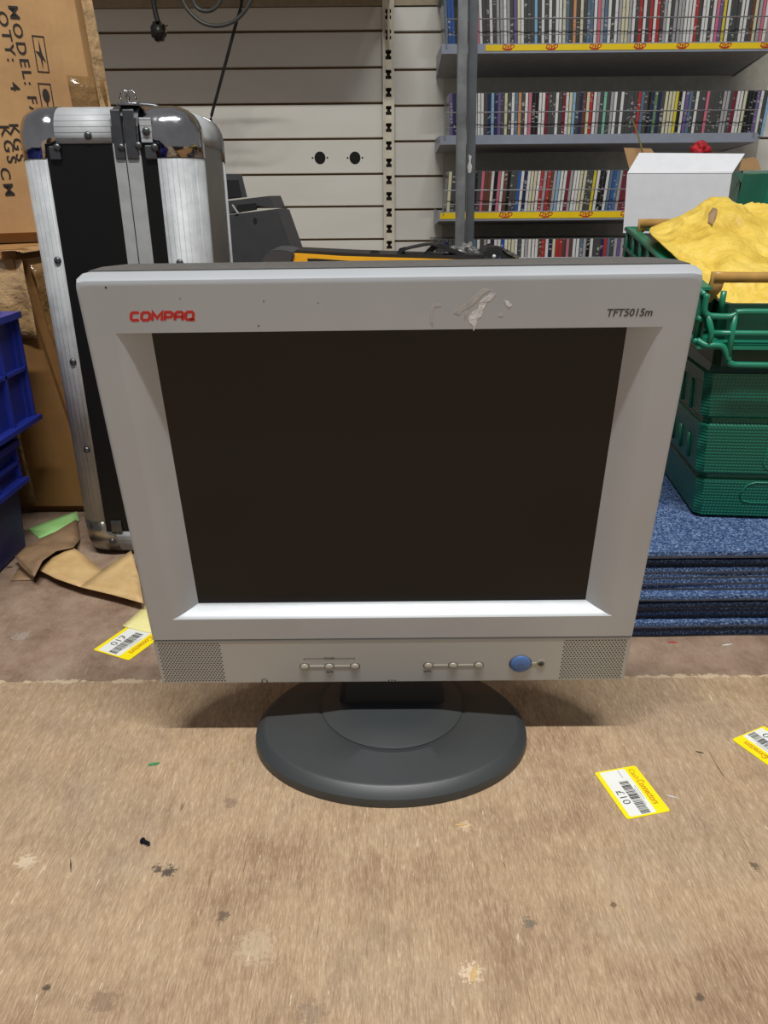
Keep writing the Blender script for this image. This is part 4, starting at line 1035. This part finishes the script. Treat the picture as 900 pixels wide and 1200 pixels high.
# yellow and black case, long and flat
Yy = .90
tc = empty('tool_case', 'long flat yellow and black plastic case lying behind the top edge of the monitor', 'case', (.0, Yy, .3405))
def Tq(p): return Vector(p)-Vector((.0, Yy, .3405))
zf = .3405
def row(px, py): return at(px, py, Yy)
outl = [(340, 313), (343, 297), (356, 297.5), (400, 300.5), (520, 304), (604, 307), (610, 309), (603, 313)]
pts = [row(*q_) for q_ in outl]; pts = [Vector((p.x, Yy, max(p.z, zf))) for p in pts]; pts[0].z = zf; pts[-1].z = zf
b = B(); prism(b, [Tq(p) for p in pts], (0, .07, 0)); bmesh.ops.bevel(b, geom=b.edges[:], offset=.0012, segments=2, affect='EDGES'); obj('shell', b, M['toolyel'], tc)
b = B(); f = [row(360, 303), (row(370, 303.0)), row(400, 305), row(440, 307.5), row(440, 309), row(400, 308.5), row(362, 307)]; prism(b, [Tq(p)+Vector((0, -.0008, 0)) for p in f], (0, .001, 0)); obj('inlay', b, M['devdark'], tc)
b = B(); f = [row(304, 314), row(309, 300), row(318, 293), row(332, 292.5), row(346, 296), row(341, 314)]; f = [Vector((p.x, Yy-.004, max(zf, p.z))) for p in f]; prism(b, [Tq(p) for p in f], (0, .078, 0)); bmesh.ops.bevel(b, geom=b.edges[:], offset=.002, segments=2, affect='EDGES'); obj('end_cap', b, M['device'], tc)
b = B(); f = [(343, 297), (346, 294), (420, 297.5), (520, 300.5), (604, 306), (604, 307.5), (520, 304), (400, 300.5), (356, 297.5)]; prism(b, [Tq(row(*q_))+Vector((0, .006, .0002)) for q_ in f], (0, .060, 0)); obj('top_edge', b, M['devdark'], tc)
# black strap bundle with buckle lying on it
sx = empty('strap_bundle', 'black webbing straps with a buckle, tangled on the yellow case', 'strap', tuple(at(490, 298, .94)))
def Sq(px, py, Y=.93): return Vector(at(px, py, Y))-sx.location
def band(pts, w, th=.0018, Y=.93, mat='strap', name='webbing'):
    P = spline([Sq(x, y, Y) for x, y in pts], 6); b = B(); L_ = []
    for i, p in enumerate(P):
        d = (P[min(i+1, len(P)-1)]-P[max(i-1, 0)]).normalized(); n = Vector((-d.z, 0, d.x)).normalized()
        s = Vector((0, w/2, 0)); L_.append([p-s-n*th/2, p+s-n*th/2, p+s+n*th/2, p-s+n*th/2])
    vs = ring(b, [[tuple(v) for v in q_] for q_ in L_]); b.faces.new(vs[0]); b.faces.new(vs[-1]); return obj(name, b, M[mat], sx)
band([(438, 297), (452, 299), (462, 299), (474, 292), (490, 288), (505, 286), (520, 291), (536, 297)], .03)
band([(446, 299.5), (470, 300.5), (500, 300.5), (540, 299), (565, 299)], .035, .003)
band([(498, 300), (506, 292), (515, 287), (528, 293), (548, 300)], .024, .0045)
b = B(); hexa(b, [Sq(434, 299.5, .92), Sq(446, 300, .92), Sq(446, 300, .945), Sq(434, 299.5, .945), Sq(434, 293, .92), Sq(444, 293.5, .92), Sq(444, 293.5, .945), Sq(434, 293, .945)]); bmesh.ops.bevel(b, geom=b.edges[:], offset=.0012, segments=2, affect='EDGES'); obj('buckle', b, M['devdark'], sx)
b = B(); hexa(b, [Sq(463, 300, .92), Sq(474, 299, .92), Sq(474, 299, .95), Sq(463, 300, .95), Sq(468, 291, .92), Sq(475, 289, .92), Sq(475, 289, .95), Sq(468, 291, .95)]); obj('slider', b, M['devdark'], sx)
# second pouch with blue ring
pz0 = empty('black_pouch', 'small crumpled black pouch with a blue ring print, right of the steel posts', 'pouch', tuple(at(577, 312, .93)))
def Pq(px, py, Y=.93): return Vector(at(px, py, Y))-pz0.location
b = B(); f = [(556, 309), (566, 296), (574, 288), (582, 291), (589, 290), (597, 294), (606, 299), (611, 306), (609, 311), (585, 312)]
prism(b, [Pq(*q_) for q_ in f], (0, .05, 0)); bmesh.ops.bevel(b, geom=b.edges[:], offset=.0025, segments=2, affect='EDGES'); obj('fabric', b, M['strap'], pz0)
b = B(); c_ = Pq(578, 300, .9275); tube(b, [c_+Vector((.0085*math.cos(t_), 0, .0042*math.sin(t_)-.0005)) for t_ in [math.radians(190+16*k) for k in range(11)]], .0009, 6); obj('ring_print', b, M['strapblue'], pz0)
b = B(); dome(b, tuple(Pq(579, 300.5, .929)), .0022, -.0016, 'Y', 10, 3); obj('snap', b, M['white'], pz0)
b = B(); f = [(589, 292), (596, 293), (610, 301), (606, 303), (594, 297)]; prism(b, [Pq(*q_, .9285) for q_ in f], (0, .003, 0)); obj('clear_tab', b, M['clear'], pz0)
# cloudy tape wad round the post feet
wad = B()
bmesh.ops.create_icosphere(wad, subdivisions=4, radius=1, matrix=Matrix.Diagonal((.017, .012, .0105, 1)))
for v in wad.verts: v.co += v.co.normalized()*.007*noise.noise(v.co*160)
o = obj('tape_wad', wad, M['clear'], None, True); o.location = at(544, 297, .945); tag(o, 'crumpled wad of clear tape on the black straps at the foot of the steel posts', 'tape')

# ================================================================= CABLES ON THE WALL
def hung(name, label, pts, Y, r, mat, extra=None):
    P = [at(x, y, Y) for x, y in pts]; o0 = P[0].copy()
    root = empty(name, label, 'cable', tuple(o0)); b = B(); tube(b, spline([p-o0 for p in P], 8), r, 8); obj('cord', b, M[mat], root, True); return root, o0
YC = 2.34
top = lambda x: (x, -30)
rt_, o0 = hung('power_plug_cable', 'black three pin plug dangling on its cord at the upper left of the slatted wall', [(180, -32), (180, 0), (182, 14), (185, 26)], YC, .0065, 'cable')
def Kq(px, py, Y=YC): return Vector(at(px, py, Y))-o0
b = B(); f = [(181, 22), (189, 24), (193, 32), (192, 44), (186, 49), (178, 46), (175, 36), (176, 27)]; prism(b, [Kq(*q_) for q_ in f], (0, .03, 0)); bmesh.ops.bevel(b, geom=b.edges[:], offset=.006, segments=3, affect='EDGES'); obj('plug_body', b, M['cable'], rt_, True)
for q1, q2 in (((190, 34), (196, 30)), ((190, 29), (194, 32)), ((190, 38), (195, 36))):
    b = B(); tube(b, [Kq(*q1, YC+.01), Kq(*q2, YC-.004)], .0028, 6); obj('plug_pin', b, M['brass'], rt_)
hung('coiled_cable', 'grey cable looping down twice from above at the top of the slatted wall', [(208, -26), (214, 0), (224, 16), (240, 28), (260, 30), (278, 22), (291, 6), (297, -14), (285, -30), (250, -28), (226, -12), (230, 8), (244, 13), (256, 5), (262, -14)], YC, .0052, 'greycable')
hung('thin_cable', 'thin black cable running down the slatted wall behind the flight case', [(284, -30), (283, 4), (277, 26), (268, 60), (256, 105), (247, 140), (243, 175)], 2.55, .0045, 'cable')
# ================================================================= LOOSE PAPER, LABELS, DEBRIS ON THE FLOOR
kp = empty('kraft_paper_bag', 'creased brown kraft paper bag lying on the floor at the foot of the flight case', 'paper bag', tuple(fl(95, 670)))
def kq(x, y, z): 
    return Vector(fl(x/4.09, 560+y/4.09, z))-kp.location
def sheet(name, pts, mat, parent, sub=3, amp=.0012, seed=0, th=.0008):
    """pts: polygon of 3D points; fan-triangulated, subdivided and crinkled"""
    b = B(); vs = [b.verts.new(p) for p in pts]; b.faces.new(vs); bmesh.ops.triangulate(b, faces=b.faces[:])
    bmesh.ops.subdivide_edges(b, edges=b.edges[:], cuts=sub, use_grid_fill=True)
    for v in b.verts:
        if not v.is_boundary: v.co.z += amp*noise.noise(v.co*38+Vector((seed, 0, 0)))
    o = obj(name, b, mat, parent, True); return solid(o, th, 1)
sheet('folded_panel', [kq(180, 440, .010), kq(250, 385, .016), kq(350, 335, .018), kq(420, 385, .012), kq(490, 445, .006), kq(385, 525, .012), kq(270, 485, .012)], M['kraft'], kp, 3, .002, 2)
sheet('folded_panel', [kq(385, 525, .012), kq(490, 445, .006), kq(560, 395, .012), kq(630, 350, .016), kq(665, 470, .014), kq(688, 603, .012), kq(540, 562, .012)], M['kraft'], kp, 3, .002, 5)
sheet('upper_flap', [kq(70, 380, .012), kq(130, 325, .016), kq(250, 270, .012), kq(372, 196, .001), kq(383, 298, .002), kq(352, 335, .020), kq(270, 352, .022), kq(205, 398, .022), kq(165, 476, .014), kq(100, 405, .012)], M['kraftd'], kp, 3, .002, 9)['label'] = 'darker brown upper flap'
sheet('side_gusset', [kq(85, 403, .010), kq(100, 405, .011), kq(165, 476, .013), kq(160, 490, .001), kq(95, 432, .001)], M['kraftd'], kp, 2, .0, 1)
sheet('corner_tab', [kq(50, 495, .0006), kq(88, 436, .001), kq(172, 490, .001)], M['kraftd'], kp, 2, .0, 1)
b = B(); 
sheet('lower_panel', [kq(150, 470, .0006), kq(350, 345, .0006), kq(500, 470, .0006), kq(660, 420, .0006), kq(675, 585, .001), kq(390, 520, .0006), kq(220, 480, .0006)], M['kraftd'], kp, 2, 0, 3)
def simple_sheet(name, pts, mat, label, cat, z=.0006, sub=3, amp=.0016, seed=0):
    P = [fl(x, y, z_) for x, y, z_ in pts]; o = sheet(name, P, mat, None, sub, amp, seed, .0004); return tag(recenter(o), label, cat)
gp = simple_sheet('green_note', [(33, 619.5, .001), (58, 610, .004), (90, 599, .006), (93, 610, .002), (70, 621, .001), (46, 631, .001)], M['greenpaper'], 'light green paper note on the floor beside the blue crates', 'paper', seed=3)
simple_sheet('cream_note', [(143, 734, .001), (157, 722, .001), (172, 708, .001), (182, 742, .001), (170, 741, .001)], M['creampaper'], 'pale yellow scrap of paper poking out from behind the left edge of the monitor', 'paper', seed=6)

def price_label(label, corners, parent_group, full=True, money='£10', flip=False):
    """corners: header-left, header-right, foot-right, foot-left in label reading orientation, as pixels on the floor"""
    P = [fl(x, y, .0005) for x, y in corners]
    c = sum(P, Vector())/4
    X = ((P[1]-P[0])+(P[2]-P[3])).normalized(); Yv = ((P[0]-P[3])+(P[1]-P[2])); Yv = (Yv-X*Yv.dot(X)).normalized()
    w = ((P[1]-P[0]).length+(P[2]-P[3]).length)/2; h = ((P[0]-P[3]).dot(Yv)+(P[1]-P[2]).dot(Yv))/2
    Mx = frame((c.x, c.y, 0), X, Yv); root = empty('price_label', label, 'label', M4=Mx, group=parent_group)
    def lay(x0, x1, y0, y1, z0, z1, mat, nm_, r=.002):
        b = B(); prism(b, [(p[0], p[2], z0) for p in rrect(x0, x1, y0, y1, r, 0, 4)], (0, 0, z1-z0)); return obj(nm_, b, M[mat], root)
    lay(-w/2, w/2, -h/2, h/2, .0002, .0006, 'labely', 'backing')
    lay(-w*.47, w*.47, -h*.40, h*.20, .0006, .0007, 'labelw', 'white_panel', .001)
    text_mesh('lettering', 'Cash', h*.17, M['orange'], root, frame((-w*.45, h*.27, .0007), (1, 0, 0), (0, 1, 0)), .00005, .1, 0, 'LEFT', 1.0)
    text_mesh('lettering', 'Connectors', h*.215, M['orange'], root, frame((-w*.45+w*.25, h*.27, .0007), (1, 0, 0), (0, 1, 0)), .00005, .1, h*.004, 'LEFT', (w*.64)/(h*.215*5.9))
    b = B(); x = -w*.22; r_ = random.Random(3)
    while x < w*.45:
        bw = r_.choice((.0003, .0005, .0009)); box(b, (x, -h*.13, .0007), (x+bw, h*.08, .0008)); x += bw+r_.choice((.0003, .0005, .0007))
    obj('barcode', b, M['blackprint'], root)
    text_mesh('price', money, h*.24, M['dkprint'], root, frame((-w*.06, -h*.34, .0007), (1, 0, 0), (0, 1, 0)), .00005, 0, 0, 'LEFT', 1.15)
    b = B()
    for k, (xx, ww) in enumerate(((-.10, .3), (-.05, .35))): box(b, (w*xx, h*(.15-.05*k), .0007), (w*(xx+ww), h*(.158-.05*k), .0008))
    box(b, (-w*.45, h*.02, .0007), (-w*.28, h*.028, .0008)); obj('small_print', b, M['dkprint'], root)
    return root
price_label('yellow edged price label lying flat on the plywood, right of the monitor stand', [(744, 896.5), (785, 949), (735.5, 961.5), (697, 906)], 'price labels on the floor')
price_label('yellow edged price label on the plywood cut off by the right edge', [(903.5+8, 906), (860, 867), (893, 850), (944, 882)], 'price labels on the floor', money='£10')
price_label('yellow edged price label lying on the floor at the lower left edge of the monitor', [(196, 744), (147.5, 773), (113, 762), (160, 724)], 'price labels on the floor')

# small screw and green chip
p = fl(168, 988, 0); s_ = empty('screw', 'tiny dark screw lying on the plywood in front of the monitor, left of its stand', 'screw', (p.x, p.y, .0022), (math.radians(90), 0, math.radians(60)))
b = B(); disc(b, (0, 0, -.0012), .0022, .0014, 12, 'Z'); obj('head', b, M['screw'], s_)
b = B(); tube(b, [(0, 0, 0), (0, 0, .0065)], .0011, 8, .0007)
for k in range(5): disc(b, (0, 0, .001+k*.0011), .0015, .0004, 10, 'Z')
obj('shank', b, M['screw'], s_)
p = fl(180, 896, 0); b = B(); prism(b, [(-.004, -.001, 0), (.003, -.0015, 0), (.005, .0005, 0), (.001, .0016, 0), (-.0045, .001, 0)], (0, 0, .0008)); o = obj('plastic_chip', b, M['greenchip']); o.location = (p.x, p.y, .0001); o.rotation_euler.z = .25; tag(o, 'tiny green plastic chip on the plywood left of the monitor stand', 'debris')
def splinter(px, py, l, ang, mat, label, w=.0006):
    p = fl(px, py, 0); b = B(); prism(b, [(-l/2, -w*.3, 0), (0, -w, 0), (l/2, -w*.2, 0), (l/2, w*.3, 0), (0, w, 0), (-l/2, w*.4, 0)], (0, 0, .0006)); o = obj('splinter', b, M[mat]); o.location = (p.x, p.y, .0001); o.rotation_euler.z = ang; tag(o, label, 'debris')
splinter(273, 893, .005, 1.4, 'kraft', 'pale wood splinter on the plywood just left of the stand')
splinter(540, 967, .009, .1, 'kraft', 'pale wood flake on the plywood in front of the stand, right of centre', .0012)
splinter(555, 1142, .011, 1.3, 'kraft', 'broad pale wood flake near the bottom of the photo, right of centre', .002)
splinter(820, 882, .006, -.4, 'blackprint', 'short dark thread on the plywood between the two right-hand price labels', .0004)
splinter(83, 1015, .012, -1.2, 'blackprint', 'thin dark sliver on the plywood left of the dark stain', .0004)
splinter(787, 934, .008, -.4, 'white', 'white paper shred at the right edge of the flat price label', .0006)
splinter(11, 665, .008, .2, 'blackprint', 'dark crumb on the floor in front of the blue crates', .0012)
splinter(788, 753, .010, -.1, 'red', 'reddish shred on the floor under the front edge of the carpet tiles', .0008)
splinter(852, 756, .012, .2, 'white', 'pale shred on the floor under the front edge of the carpet tiles', .001)

# ================================================================= LIGHT
def tubelight(name, loc, sx_, sy_, e, col=(1, .985, .955), rot=(0, 0, 0)):
    l = bpy.data.lights.new(name, 'AREA'); l.shape = 'RECTANGLE'; l.size = sx_; l.size_y = sy_; l.energy = e; l.color = col
    o = bpy.data.objects.new(name, l); C.objects.link(o); o.location = loc; o.rotation_euler = rot; return o
tubelight('ceiling_tube', (.05, -.30, 2.9), 1.7, .09, 84)
tubelight('ceiling_tube_rear', (-.2, -2.6, 2.9), 1.8, .4, 54, rot=(math.radians(-42), 0, 0))
w = bpy.data.worlds.new('world'); bpy.context.scene.world = w; w.use_nodes = True
bg = w.node_tree.nodes['Background']; bg.inputs[0].default_value = (.98, .98, 1, 1); bg.inputs[1].default_value = .20
vs_ = bpy.context.scene.view_settings
vs_.view_transform = 'Standard'; vs_.look = 'None'; vs_.gamma = 1; vs_.use_curve_mapping = False; vs_.exposure = .35
